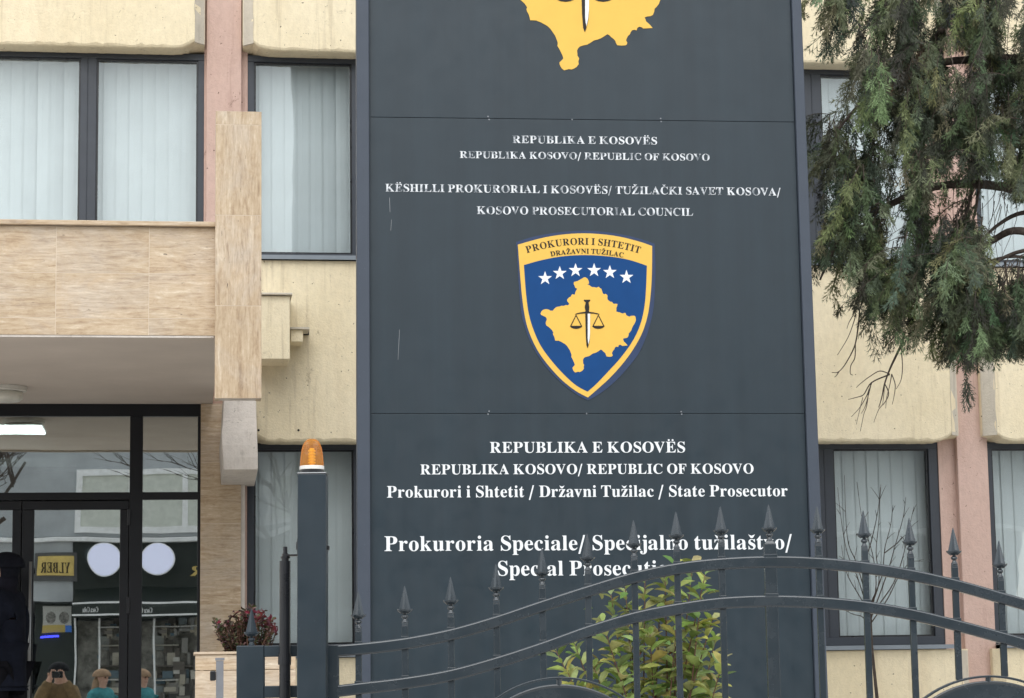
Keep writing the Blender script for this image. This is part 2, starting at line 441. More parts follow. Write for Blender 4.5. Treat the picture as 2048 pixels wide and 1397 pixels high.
FONT = {
'A': '-13,0 -13,27 13,32 35,45 54,70 73,111 307,694 334,693 572,129 612,51 632,33 660,27 660,0 341,0 341,27 386,32 413,45 422,68 406,121 376,197 154,197 117,105 112,88 111,72 119,47 143,32 184,27 190,27 190,0|169,239 360,239 263,475',
'B': '24,0 24,26 67,32 93,48 107,76 111,122 111,549 103,614 92,633 76,644 23,653 23,678 328,678 443,668 525,639 574,590 590,522 572,450 518,399 427,368 513,343 574,306 611,257 623,196 615,139 592,90 552,52 499,23 433,6 354,0|271,375 280,375 348,383 392,406 416,448 424,514 418,573 401,614 370,638 322,646 294,643 280,632 273,613 271,582|330,36 385,45 422,73 441,121 448,191 439,262 412,309 365,335 294,344 271,344 271,97 274,68 284,50 301,39',
'C': '382,-16 288,-5 204,30 135,84 83,156 50,242 39,340 50,437 84,522 137,594 206,648 291,682 386,693 460,683 547,655 577,648 607,659 624,693 650,693 650,459 625,459 584,542 530,606 466,647 395,660 316,640 259,579 225,478 214,337 227,205 264,111 327,54 414,35 474,43 533,66 589,105 638,158 666,132 589,50 494,0',
'D': '30,0 30,26 69,31 94,44 106,69 110,111 110,557 105,606 90,634 64,648 22,653 22,678 330,678 440,668 532,639 604,590 655,523 687,439 697,339 675,191 608,85 496,21 340,0|331,36 391,44 439,70 476,112 501,171 517,247 522,341 510,474 475,569 415,626 332,645 301,641 282,630 274,609 271,573 271,107 274,72 282,50 300,40',
'E': '21,0 21,25 65,30 93,44 107,72 112,116 112,549 107,603 92,634 66,648 24,653 24,678 594,678 594,476 571,476 558,532 537,575 506,605 440,632 345,641 298,638 285,632 277,620 272,578 272,366 288,366 346,375 386,400 412,446 429,514 453,514 453,176 428,176 420,229 406,270 386,299 358,318 322,328 276,331 272,331 272,100 276,69 286,52 307,44 343,41 410,45 466,58 513,79 552,112 584,156 612,213 640,213 599,0',
'F': '23,0 23,26 67,34 93,50 107,79 111,125 111,558 106,603 92,630 64,645 21,653 21,678 586,678 586,476 562,476 549,531 529,574 501,605 462,626 409,638 342,642 298,640 276,627 271,593 271,368 283,368 341,377 381,402 407,448 423,516 450,516 450,176 424,176 408,251 382,298 341,324 281,333 271,333 271,120 280,64 292,46 312,35 382,26 382,0',
'G': '399,-15 298,-4 210,29 139,82 86,153 52,240 41,341 52,439 86,524 138,595 208,648 290,682 383,693 464,684 550,656 577,649 592,652 604,660 624,693 651,693 651,458 625,458 600,515 569,564 532,604 490,634 445,654 398,660 319,640 262,580 228,479 217,339 223,243 240,163 268,100 306,55 354,28 410,19 458,24 488,40 505,68 510,106 510,190 505,229 490,254 460,266 410,271 410,295 745,295 745,271 704,266 680,254 668,230 664,191 664,43 532,-1',
'H': '23,0 23,26 67,32 93,47 107,75 111,120 111,564 106,605 92,631 66,646 24,653 24,678 360,678 360,653 304,643 288,633 278,618 271,564 271,373 509,373 509,564 502,618 493,633 477,643 420,653 420,678 755,678 755,653 712,646 686,632 673,606 669,564 669,120 673,77 686,49 712,33 755,26 755,0 420,0 420,26 463,32 490,46 504,73 509,120 509,329 271,329 271,120 276,75 289,47 316,32 360,26 360,0',
'I': '20,0 20,26 63,34 91,48 107,72 112,112 112,576 108,614 94,636 66,648 20,653 20,678 364,678 364,653 319,648 292,636 277,614 272,576 272,115 279,66 289,50 306,39 366,26 366,0',
'J': '162,-97 117,-93 76,-80 43,-60 17,-33 0,-1 -5,34 0,66 16,90 39,106 66,111 95,106 118,92 133,70 138,41 126,-2 114,-29 125,-52 156,-60 187,-54 206,-37 217,-8 220,32 220,546 212,609 201,628 182,640 118,653 118,678 468,678 468,653 412,642 396,630 386,612 380,546 380,132 366,32 325,-40 257,-83',
'K': '24,0 24,26 68,32 94,47 108,75 112,120 112,564 107,605 94,632 67,647 25,653 25,678 361,678 361,653 305,643 289,633 279,618 272,564 272,348 478,556 509,593 519,623 497,646 433,653 433,678 723,678 723,653 710,653 650,640 584,601 513,537 403,424 690,69 725,37 745,29 773,26 773,0 418,0 418,26 456,27 479,31 492,40 497,51 490,70 471,98 297,318 272,295 272,120 276,75 290,47 317,32 361,26 361,0',
'L': '23,0 23,26 67,32 93,47 107,75 111,120 111,564 106,606 92,632 66,647 24,653 24,678 372,678 372,653 310,646 291,636 280,620 271,564 271,123 276,70 284,55 298,46 348,41 414,46 468,59 513,83 550,118 582,167 609,230 636,230 598,0',
'M': '21,0 21,26 64,32 92,47 107,74 112,118 112,569 105,619 95,634 78,644 22,653 22,678 275,678 472,212 669,678 919,678 919,653 878,645 852,630 839,604 834,563 834,127 841,64 851,46 866,34 918,26 918,0 589,0 589,26 644,37 660,48 670,66 677,124 677,594 429,0 402,0 157,579 157,119 162,72 178,44 207,31 252,26 252,0',
'N': '600,-16 159,521 159,117 163,73 176,46 203,32 248,26 248,0 27,0 27,26 80,34 96,45 106,62 113,117 113,578 54,645 27,653 27,678 233,678 582,251 582,562 575,616 565,632 549,642 493,653 493,678 714,678 714,653 671,647 645,632 632,605 628,561 628,-16',
'O': '388,-16 317,-9 251,11 192,43 140,86 98,138 67,199 48,266 41,339 48,411 67,478 98,539 141,592 193,635 254,667 321,687 395,694 466,687 532,668 591,636 642,594 684,542 716,481 735,413 742,339 735,266 716,199 684,138 641,86 589,43 528,11 461,-9|394,18 469,38 522,98 554,199 565,339 560,436 544,516 518,578 482,624 438,651 387,660 312,640 259,580 227,479 216,339 221,243 237,163 264,100 300,54 343,27',
'P': '23,0 23,26 67,32 93,47 107,75 111,120 111,564 106,605 92,631 66,646 24,653 24,678 318,678 428,672 500,655 546,628 580,592 602,547 609,494 602,441 581,396 546,358 497,329 435,312 360,306 271,306 271,120 276,75 289,47 316,32 360,26 360,0|271,342 300,342 363,350 404,376 427,422 435,490 429,558 410,605 375,633 322,642 297,639 282,631 274,616 271,593',
'R': '23,0 23,26 67,32 93,47 107,75 111,120 111,564 106,605 92,631 66,646 24,653 24,678 323,678 454,667 547,634 588,599 613,554 621,498 604,425 553,370 469,333 643,75 674,38 690,29 712,26 715,26 715,0 504,0 300,316 271,316 271,120 276,75 289,47 316,32 360,26 360,0|271,348 303,348 370,357 416,384 443,432 452,500 445,562 423,607 386,633 334,642 301,639 282,629 274,609 271,574',
'S': '64,-16 64,235 93,235 123,140 166,74 222,35 293,22 344,30 382,54 407,89 415,133 406,174 379,209 335,238 242,284 167,328 114,376 84,430 74,494 81,551 100,600 131,639 172,669 220,688 275,694 342,687 420,667 434,664 446,662 467,670 477,694 505,694 505,475 480,475 462,527 437,573 406,610 370,638 330,656 289,662 243,655 208,635 186,604 178,566 185,530 204,501 236,476 281,451 377,406 431,377 472,347 502,315 521,280 531,242 535,198 527,138 504,86 468,43 418,12 357,-8 286,-15 236,-12 187,1 146,14 126,18 103,10 91,-16',
'T': '137,0 137,26 183,31 212,46 227,74 232,120 232,645 222,645 151,634 97,600 60,546 43,473 16,473 16,678 611,678 611,472 586,472 568,548 531,602 475,634 400,645 392,645 392,120 397,73 412,45 440,31 488,26 488,0',
'U': '369,-19 286,-12 219,8 170,42 136,91 116,154 109,231 109,564 104,605 90,631 64,646 22,653 22,678 358,678 358,653 302,643 285,633 276,618 269,564 269,208 277,131 302,76 346,44 409,33 486,46 540,84 573,148 584,237 584,563 579,604 565,630 536,645 489,653 489,678 706,678 706,653 668,644 644,628 633,602 629,563 629,270 622,176 601,102 566,48 515,11 450,-12',
'V': '316,-19 66,567 34,626 12,644 -21,653 -21,678 314,678 314,653 274,651 248,644 232,630 227,610 240,563 385,213 518,562 528,609 523,630 508,643 445,653 445,678 658,678 658,653 630,649 608,636 589,612 569,570 342,-19',
'Y': '151,0 151,26 195,32 221,47 234,75 239,120 239,266 69,576 44,617 21,639 1,648 -20,652 -20,678 308,678 308,652 291,652 248,644 236,633 232,620 244,583 370,336 496,545 513,579 519,607 511,632 486,647 444,652 439,652 439,678 654,678 654,652 630,645 609,632 570,583 399,303 399,120 403,75 417,47 444,32 488,26 488,0',
'Z': '30,0 30,16 411,640 319,640 259,636 210,626 172,605 140,574 114,530 91,471 66,471 85,678 605,678 605,660 228,43 356,43 449,55 520,91 572,153 606,244 631,244 606,0',
'a': '379,-15 337,-8 310,15 298,52 250,16 198,-6 142,-13 95,-6 60,17 38,51 30,94 37,135 59,172 94,202 177,244 296,283 296,359 292,395 278,420 255,435 220,440 171,432 155,408 169,382 179,363 183,344 178,320 164,300 142,288 115,284 87,289 66,302 53,324 49,352 55,385 74,414 103,439 141,458 188,470 241,474 332,464 392,435 425,385 436,313 436,93 439,59 453,51 477,62 490,41 438,-1|225,50 259,61 296,94 296,252 229,225 189,183 176,125 181,83 198,58',
'c': '232,-15 178,-7 129,16 88,53 56,101 36,159 29,223 37,292 60,352 95,403 142,442 198,467 260,475 324,467 372,444 403,409 413,365 409,340 396,320 377,308 352,304 319,312 299,335 292,373 293,389 294,404 284,432 252,442 205,424 176,370 167,279 176,183 204,114 232,82 265,63 304,57 356,70 404,107 424,90 369,32 305,-3',
'd': '208,-15 159,-7 116,16 79,52 52,99 35,155 29,219 35,291 54,354 83,404 121,442 167,466 217,474 261,468 299,449 332,417 332,597 328,623 316,640 294,650 262,654 262,678 475,678 475,112 477,81 484,60 498,48 526,41 526,16 438,8 332,-15 332,58 300,17 258,-7|255,42 278,47 300,62 320,84 332,113 332,360 324,383 307,402 284,414 259,418 219,406 194,372 180,313 175,228 179,146 193,87 218,53',
'e': '229,-15 174,-7 126,16 86,52 55,102 36,163 29,234 36,300 56,358 88,406 130,443 179,466 234,474 287,468 333,449 370,417 399,374 415,321 421,258 421,247 174,247 182,166 206,109 244,74 297,63 335,70 370,92 402,128 424,108 370,40 305,-1|173,286 300,286 300,320 297,375 288,412 269,435 240,442 203,427 180,380 173,303',
'f': '22,0 22,24 59,32 74,52 78,109 78,412 24,412 24,462 78,462 78,526 90,596 126,648 183,681 259,692 315,685 357,664 383,632 392,595 388,567 375,546 356,533 334,529 310,533 291,544 279,560 275,582 287,626 292,635 294,644 287,656 268,660 243,655 228,640 220,581 220,462 303,462 303,412 220,412 220,97 224,60 235,38 258,28 297,24 297,0',
'h': '27,0 27,24 52,28 67,38 75,56 78,83 78,594 76,621 68,639 53,650 28,655 28,678 220,678 220,397 261,440 308,465 362,474 419,464 460,434 484,385 492,315 492,83 494,56 502,38 517,28 541,24 541,0 301,0 301,24 308,24 331,31 345,50 350,83 350,323 341,384 327,399 302,404 258,390 220,350 220,83 222,56 230,38 244,28 268,24 268,0',
'i': '150,539 121,544 96,560 80,585 75,614 80,643 96,668 121,685 150,690 179,685 204,668 220,643 225,614 220,585 203,560 179,544|27,0 27,24 52,28 68,38 75,55 78,83 78,375 76,406 70,424 55,433 30,437 31,462 221,462 221,83 223,56 230,39 244,29 268,24 268,0',
'j': '158,541 129,546 104,562 88,587 83,616 88,645 105,670 129,687 158,692 187,687 212,670 229,645 234,616 229,587 212,563 187,546|53,-209 17,-205 -16,-195 -44,-179 -65,-157 -78,-132 -83,-104 -79,-79 -66,-60 -47,-47 -22,-43 3,-47 22,-58 35,-75 39,-98 28,-130 16,-153 24,-169 46,-174 73,-168 87,-148 95,-80 95,372 92,404 83,424 64,434 33,438 33,462 237,462 237,-32 232,-86 215,-130 188,-164 130,-198',
'k': '26,0 26,24 52,29 68,38 75,56 78,83 78,592 70,640 56,649 30,654 31,678 220,678 220,251 338,369 357,393 363,414 350,431 311,437 306,437 306,462 514,462 514,437 459,423 409,387 331,311 515,51 536,31 560,24 560,0 314,0 314,24 323,24 348,30 356,47 345,73 242,219 220,200 220,83 222,56 230,39 244,29 268,24 268,0',
'l': '27,0 27,24 52,28 68,38 75,55 78,83 78,592 70,639 56,650 30,654 30,678 221,678 221,83 223,56 230,39 244,29 268,24 268,0',
'm': '27,0 27,24 52,28 67,38 75,56 78,83 78,377 76,404 68,422 53,434 28,438 28,462 218,462 218,394 258,438 303,465 353,474 412,465 453,436 477,389 519,436 567,465 622,474 678,464 718,434 742,385 750,315 750,83 752,56 760,38 774,28 798,24 798,0 562,0 562,24 585,28 600,39 608,57 610,83 610,323 601,384 587,399 562,404 520,391 483,353 483,83 485,57 492,39 507,28 530,24 530,0 297,0 297,24 320,28 335,39 343,57 345,83 345,323 336,384 322,399 297,404 254,390 218,350 218,83 220,57 227,40 241,29 264,24 264,0',
'n': '27,0 27,24 52,28 67,38 75,56 78,83 78,377 76,404 68,422 53,434 28,438 28,462 220,462 220,398 260,440 308,466 362,474 419,464 460,434 484,385 492,315 492,83 494,56 502,38 517,28 541,24 541,0 301,0 301,24 308,24 331,31 345,50 350,83 350,323 341,384 327,399 302,404 258,390 220,350 220,83 222,56 230,38 244,28 268,24 268,0',
'o': '251,-15 189,-7 134,17 90,55 56,104 35,163 28,229 35,296 56,356 90,405 134,442 189,466 250,474 311,466 365,443 410,406 444,357 465,298 472,229 465,161 444,102 410,53 366,16 312,-7|251,17 287,27 311,58 324,121 327,229 322,338 309,403 286,434 251,445 214,434 191,403 178,338 174,230 178,122 191,58 215,27',
'p': '26,-207 26,-184 60,-174 75,-150 78,-95 78,362 76,400 69,422 55,433 29,439 29,462 213,462 213,391 247,438 291,466 343,475 393,467 436,444 472,407 498,360 515,302 521,238 515,169 498,108 470,56 434,18 389,-7 338,-15 292,-8 253,13 220,48 220,-86 226,-147 235,-164 248,-175 294,-183 294,-207|291,42 330,54 356,88 371,147 376,230 372,310 359,369 335,403 296,414 254,398 220,350 220,102 238,69 262,49',
'r': '27,0 27,24 52,28 68,38 75,55 78,83 78,375 76,406 69,424 55,433 30,437 31,462 217,462 217,375 245,417 278,448 313,468 347,474 384,469 410,452 426,428 431,396 427,370 414,349 394,336 369,331 346,334 330,344 308,372 296,383 281,387 261,380 241,360 227,327 222,286 222,83 226,55 236,38 258,28 294,24 294,0',
's': '225,-15 181,-9 129,9 109,13 89,6 76,-13 53,-13 53,157 79,157 98,101 129,58 167,31 209,22 242,26 266,40 281,60 286,87 272,125 232,156 159,193 113,221 81,252 62,287 55,328 65,386 96,433 146,464 210,475 247,470 296,458 307,456 317,454 332,459 343,475 363,475 363,330 340,330 320,378 292,412 259,434 222,441 194,437 173,426 160,408 156,386 160,364 172,346 218,315 285,282 329,255 360,226 377,189 383,141 372,77 340,27 289,-4',
't': '184,-14 132,-7 98,16 79,53 72,106 72,415 30,415 30,446 131,550 192,631 215,631 215,462 309,462 309,415 215,415 215,122 222,76 233,64 250,60 282,73 307,111 331,98 294,36 245,-2',
'u': '195,-15 136,-5 97,26 75,75 68,144 68,369 66,399 58,420 43,433 17,438 17,462 211,462 211,110 214,87 224,68 241,57 263,53 305,64 340,98 340,369 337,401 329,422 312,433 282,438 282,462 482,462 482,104 485,75 493,58 509,48 536,44 536,19 446,11 340,-15 340,60 312,29 277,5 238,-10',
'v': '212,-15 57,369 33,418 18,432 -4,437 -4,462 244,462 244,438 232,438 202,431 192,411 194,399 275,182 351,376 359,405 345,430 303,438 303,462 454,462 454,439 430,430 414,415 387,362 238,-15',
'z': '19,0 19,21 250,428 191,428 143,422 108,404 83,372 65,322 39,322 47,462 409,462 409,433 187,37 227,37 288,44 332,65 363,103 387,160 411,160 399,0',
'y': '78,-209 43,-203 15,-186 -4,-159 -10,-125 -6,-100 7,-79 27,-64 53,-59 76,-63 95,-74 107,-91 111,-113 110,-121 110,-130 114,-143 128,-147 147,-138 170,-110 192,-66 209,-7 54,373 36,410 23,428 -5,437 -7,437 -7,462 241,462 241,437 202,431 194,423 191,409 193,397 198,382 276,177 343,359 352,387 354,408 351,422 342,431 302,437 302,462 446,462 446,437 427,432 412,418 386,361 241,-36 192,-142 168,-174 142,-194 113,-205',
}
# ------------------------------------------------------------------ the setting: ground
def sheet(name, x0, x1, y0, y1, z, mat, th=0.2):
    m = M().box(x0, x1, y0, y1, z - th, z)
    return tag(obj(name, m, mat), kind='structure')
sheet('ground', -300, 300, -300, 300, -0.13, ASPHALT, 0.5)
sheet('pavement', -40, 40, 5.0, 17.4, 0.0, PAVING, 0.129)
sheet('pavement', -40, 40, -12.2, -3.2, 0.0, PAVING, 0.129)

# ------------------------------------------------------------------ office building
YP, YW, YC = 16.8, 17.0, 16.93           # panel fronts, window frames, pilaster fronts
def X(px, py, Y): return P(px, py, Y).x
def Z(px, py, Y): return P(px, py, Y).z
zA0 = Z(600, 102, YP)                     # underside of the upper panels
zB1, zB0 = Z(620, 522, YP), Z(900, 884, YP)
zC1 = Z(900, 1313, YP)
BLD = thing('office_building', 'cream and salmon concrete office block with dark framed windows and travertine entrance canopy', 'building', (2.0, 17.0, 0.0))

def panel(name, x0, x1, z0, z1, mat, ch=0.075, rise=0.055, back=17.12, rnd=3):
    rg = random.Random(rnd)
    xs = [x0, x0 + ch, x0 + ch + .05, x0 + ch + .10, x0 + ch + .16]
    xe = [x1, x1 - ch, x1 - ch - .05, x1 - ch - .10, x1 - ch - .16]
    n = max(2, int((xe[-1] - xs[-1]) / 0.04))
    mid = [xs[-1] + (xe[-1] - xs[-1]) * i / n for i in range(1, n)]
    prof = [rise, rise, rise * .45, rise * .14, 0.0]
    st = [(x, YP + (ch if i == 0 else 0), z0 + prof[i]) for i, x in enumerate(xs)]
    st += [(x, YP, z0) for x in mid]
    st += [(x, YP + (ch if i == 0 else 0), z0 + prof[i]) for i, x in reversed(list(enumerate(xe)))]
    rings = []
    for i, (x, y, z) in enumerate(st):
        j = rg.uniform(-.006, .007) if 1 < i < len(st) - 2 else 0
        rings.append([(x, back, z0 + (z - z0) * .2), (x, y + .022, z - .002 + j * .4), (x, y + .006 + abs(j) * .5, z + .006 + j), (x, y, z + .022 + j * 1.3),
                      (x, y, z1), (x, back, z1)])
    m = M().loft(rings)
    return obj(name, m, mat, BLD)

Xa, Xb = X(495, 300, YW), X(1883, 1100, YW)
BAY = Xb - Xa
Xl = X(408, 280, YW)                      # right end of the left bay
Xr = X(1979, 1100, YW)                    # left end of the right bay
pxa, pxb = X(486, 60, YP), X(1921, 800, YP)
lend, rbeg = X(410, 50, YP), X(1969, 800, YP)
PB = pxb - pxa
for k, (z0, z1) in enumerate(((zA0, zA0 + 1.36), (zB0, zB1))):
    panel('concrete_panel', lend - PB, lend, z0 if k == 0 else 3.62, z1, CREAM, rnd=11 + k)
    panel('concrete_panel', pxa, pxb, z0, z1, CREAM, rnd=21 + k)
    panel('concrete_panel', rbeg, rbeg + PB, z0, z1, CREAM, ch=0.085, rnd=31 + k)
panel('concrete_panel', pxa + .12, pxb, 0.02, zC1, CREAM, rnd=41)
panel('concrete_panel', rbeg, rbeg + PB, 0.02, zC1, CREAM, rnd=43)
# rough grey plaster skins on the sloping panel ends
def skin(xo, xi, z0, z1):
    m = M()
    n = 14
    rg = random.Random(int(xo * 100))
    L = []
    for i in range(n + 1):
        z = z0 + (z1 - z0) * i / n
        j = rg.uniform(-.004, .006)
        L.append([(xo, YP + .071, z), (xi + (j if xi > xo else -j), YP - .004, z), (xi + (j if xi > xo else -j), YP + .02, z), (xo, YP + .095, z)])
    obj('plaster_edge', m.loft(L), PLASTER, BLD)
for z0, z1 in ((zA0 + .05, zA0 + 1.35), (zB0 + .05, zB1 - .01)):
    if z0 > 4: skin(lend - .003, lend - .076, z0, z1)
    if z0 > 4: skin(pxa + .003, pxa + .076, z0, z1)
    skin(pxb - .003, pxb - .076, z0, z1)
    skin(rbeg + .003, rbeg + .086, z0, z1)
skin(pxb - .003, pxb - .076, 0.3, zC1 - .01)

ztop = zA0 + 1.36
def pilaster(x0, x1, wl, wr):
    m = M().box(x0, x1, YC, 17.25, 0.0, ztop)
    obj('pilaster', m, PINK, BLD, bevel=.006)
    m = M().box(x0 - wl, x0 - .0, YW - .012, 17.25, 0.0, ztop).box(x1 + .0, x1 + wr, YW - .012, 17.25, 0.0, ztop)
    obj('pilaster_shoulder', m, PINK, BLD)
c1a, c1b = X(413, 150, YC), X(483, 150, YC)
c2a, c2b = X(1914, 900, YC), X(1975, 900, YC)
pilaster(c1a, c1b, c1a - Xl, Xa - c1b)
pilaster(c2a, c2b, c2a - Xb, Xr - c2b)
pilaster(c1a - PB - .25, c1b - PB - .25, .05, .05)
pilaster(c2a + PB + .2, c2b + PB + .2, .05, .05)

def window(x0, x1, z0, z1, mull, bar=.05, low=.05, sill=True, side=(.05, .05)):
    f = M()
    cuts = [x0] + [v for ab in mull for v in ab] + [x1]
    f.box(x0, x1, YW, YW + .09, z1 - bar, z1)
    f.box(x0, x1, YW, YW + .09, z0, z0 + low)
    f.box(x0, x0 + side[0], YW + .001, YW + .09, z0 + low, z1 - bar)
    f.box(x1 - side[1], x1, YW + .001, YW + .09, z0 + low, z1 - bar)
    for a, b in mull:
        f.box(a, b, YW + .001, YW + .09, z0 + low, z1 - bar)
        f.box(a + (b - a) * .42, a + (b - a) * .46, YW - .004, YW + .02, z0 + low, z1 - bar)
    fr = obj('window', f, ALU, BLD, bevel=.006)
    ed = [x0 + side[0]] + [v for ab in mull for v in ab] + [x1 - side[1]]
    for i in range(0, len(ed), 2):
        obj('pane', M().box(ed[i] - .004, ed[i + 1] + .004, YW + .045, YW + .048, z0 + low - .004, z1 - bar + .004), GLASS_W, fr)
        q = M()
        a, b, lo, hi = ed[i], ed[i + 1], z0 + low, z1 - bar
        for bx in ((a, a + .014, lo, hi), (b - .014, b, lo, hi), (a + .014, b - .014, lo, lo + .014), (a + .014, b - .014, hi - .014, hi)):
            q.box(bx[0], bx[1], YW + .022, YW + .044, bx[2], bx[3])
        obj('gasket', q, TUBE, fr)
    if sill:
        s = M().box(x0 - .01, x1 + .01, YP - .035, YW + .02, z0 - .012, z0 - .004).box(x0 - .01, x1 + .01, YP - .036, YP - .030, z0 - .036, z0 - .005)
        obj('sill', s, ALU_SILL, fr)
    return fr
m1 = (X(704, 300, YW), X(738, 300, YW)); m2 = (X(1613, 300, YW), X(1645, 300, YW))
ml = (X(160, 280, YW), X(192, 280, YW))
zU0, zU1 = Z(620, 511, YP - .03) + .004, zA0 + .012
zL0, zL1 = Z(900, 1305, YP - .03) + .012, zB0 + .012
sh = Xl - Xb
lm2 = (ml[0], ml[1]); lm1 = (m1[0] + sh, m1[1] + sh)
window(Xl - BAY, Xl, zU0, zU1, [lm1, lm2], side=(.05, .045))
window(Xa, Xb, zU0, zU1, [m1, m2], side=(.05, .075))
window(Xr, Xr + BAY, zU0, zU1, [(m1[0] + Xr - Xa, m1[1] + Xr - Xa), (m2[0] + Xr - Xa, m2[1] + Xr - Xa)])
window(Xa, Xb, zL0, zL1, [m1, m2], side=(.05, .075), low=.06)
window(Xr, Xr + BAY, zL0, zL1, [(m1[0] + Xr - Xa, m1[1] + Xr - Xa), (m2[0] + Xr - Xa, m2[1] + Xr - Xa)], low=.06)

# rooms behind the glass
xL, xR = Xl - BAY - .4, Xr + BAY + .4
xP = X(470, 1000, 17.1)
core = M()
core.box(xL, xR, 17.13, 22.0, 3.75, 4.45)
core.box(xL, xR, 17.0, 22.0, ztop - .35, ztop + .02)
core.box(xL, xR, 22.0, 22.3, 0.0, ztop)
core.box(xL, xL + .2, 17.2, 22.0, 0.0, ztop); core.box(xR - .2, xR, 17.2, 22.0, 0.0, ztop)
core.box(xP, xP + .12, 17.16, 22.0, 0.0, 3.75)
core.box(xL, xR, 17.13, 22.0, 0.0, 0.74)
core.box(xL, xR, 17.13, 22.0, ztop - .36, ztop - .352)
obj('room_wall', core, ROOM, BLD)
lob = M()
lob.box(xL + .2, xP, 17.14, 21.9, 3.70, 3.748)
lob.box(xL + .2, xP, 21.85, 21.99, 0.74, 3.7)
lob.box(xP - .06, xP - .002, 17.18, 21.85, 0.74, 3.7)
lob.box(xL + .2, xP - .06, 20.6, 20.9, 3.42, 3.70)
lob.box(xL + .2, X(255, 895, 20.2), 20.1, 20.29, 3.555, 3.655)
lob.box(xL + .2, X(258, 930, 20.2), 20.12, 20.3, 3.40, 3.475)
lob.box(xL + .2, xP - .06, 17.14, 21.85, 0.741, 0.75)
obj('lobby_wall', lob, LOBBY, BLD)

# vertical blinds
def blind(label, x0, x1, z0, z1, seed, y=17.145):
    rg = random.Random(seed)
    m = M()
    pitch = .098
    n = int((x1 - x0) / pitch) + 1
    for i in range(n):
        cx = x0 + (i + .5) * pitch
        a = radians(rg.gauss(5, 1.4) + (12 if rg.random() < .08 else 0))
        tw = radians(rg.gauss(0, .8))
        rows = []
        for j in range(7):
            z = z1 - .03 - (z1 - z0 - .05) * j / 6
            aa = a + tw * j / 6
            hw = .056
            row = []
            for q in (-1, -.4, .4, 1):
                row.append((cx + q * hw * cos(aa), y + q * hw * sin(aa) + .003 * (q * q), z))
            rows.append(row)
        vs = [p for r in rows for p in r]
        fs = [(j * 4 + q, j * 4 + q + 1, j * 4 + q + 5, j * 4 + q + 4) for j in range(6) for q in range(3)]
        m.add(vs, fs)
    m.box(x0, x1, y - .02, y + .02, z1 - .035, z1)
    o = obj('vertical_blind', m, BLIND, at=(x0, y, z0), smooth=False)
    return tag(o, label, 'blind', 'vertical blinds behind the windows')
blind('white vertical blind in the upper left window above the canopy', Xl - BAY - .03, Xl + .03, zU0 + .05, zU1 + .02, 1)
blind('white vertical blind in the upper window between salmon pilaster and sign, with bright slits', Xa + .0, Xb + .08, zU0 + .05, zU1 + .02, 2)
blind('white vertical blind in the upper window behind the conifer at the right edge', Xr - .02, Xr + BAY + .03, zU0 + .05, zU1 + .02, 3)
blind('white vertical blind in the lower window behind bare sapling and gate post', Xa + .0, Xb + .08, zL0 + .05, zL1 + .02, 4)
blind('white vertical blind in the lower right window beyond the salmon pilaster', Xr - .02, Xr + BAY + .03, zL0 + .05, zL1 + .02, 5)

GROUT = plain('pale grout', (0.68, 0.59, 0.47), 0.9, 0.1)
# ------------------------------------------------------------------ entrance canopy (parts of the building)
YF = 13.4
zF0, zF1 = Z(250, 671, YF), Z(250, 454, YF)
xF1 = X(431, 560, YF)
j1, j2 = X(112, 550, YF), X(298, 550, YF)
pitch = j2 - j1
cols = [xF1, j2, j1] + [j1 - pitch * k for k in range(1, 8)]
rows = [zF1, Z(250, 547, YF), Z(250, 637, YF), zF0]
m = M()
for i in range(len(cols) - 1):
    for j in range(3):
        m.box(cols[i + 1] + .0012, cols[i] - .0012, YF, YF + .03, rows[j + 1] + .0012, rows[j] - .0012)
obj('canopy_fascia', m, TRAV_H, BLD, bevel=.0006, seg=1)
obj('fascia_grout', M().box(cols[-1], cols[0] - .0005, YF + .0009, YF + .0299, rows[3] + .0005, rows[0] - .0005), GROUT, BLD)
m = M().box(cols[-1], xF1 - .002, YF - .035, YF + .22, zF1 + .002, zF1 + .030)
obj('canopy_coping', m, TRAV_H, BLD, bevel=.004)
xC0 = cols[-1]
m = M().box(xC0, xF1, YF + .031, 17.11, zF0 + .10, zF1 - .16).box(xC0, xF1, YF + .031, YF + .2, zF1 - .159, zF1)
m.box(xC0, xF1 + .02, YF + .032, 16.98, zF0 + .004, zF0 + .099)
obj('canopy_soffit', m, SOFFIT, BLD)
m = M().box(xC0, xF1 - .01, YF + .004, YF + .029, zF0 - .012, zF0 - .001)
obj('drip_edge', m, CORBEL, BLD)
# travertine fin
YN = 13.33
fx0, fx1 = X(430.5, 500, YN), X(523, 500, YN)
zs = [Z(476, y, YN) for y in (223, 250, 431, 612, 797)]
m = M()
for i in range(4):
    m.box(fx0, fx1, YN, YN + .03, zs[i + 1] + .0012, zs[i] - .0012)
    m.box(fx0, fx0 + .03, YN + .0305, YN + .16, zs[i + 1] + .0012, zs[i] - .0012)
    m.box(fx1 - .03, fx1, YN + .0305, YN + .16, zs[i + 1] + .0012, zs[i] - .0012)
obj('canopy_fin', m, TRAV_V, BLD, bevel=.0006, seg=1)
obj('fin_grout', M().box(fx0 + .0006, fx1 - .0006, YN + .0009, YN + .0295, zs[4] + .0006, zs[0] - .0006), GROUT, BLD)
m = M().box(fx0 + .0305, fx1 - .0305, YN + .031, YN + .155, zs[4] + .004, zs[0] - .01)
obj('fin_core', m, CORBEL, BLD)
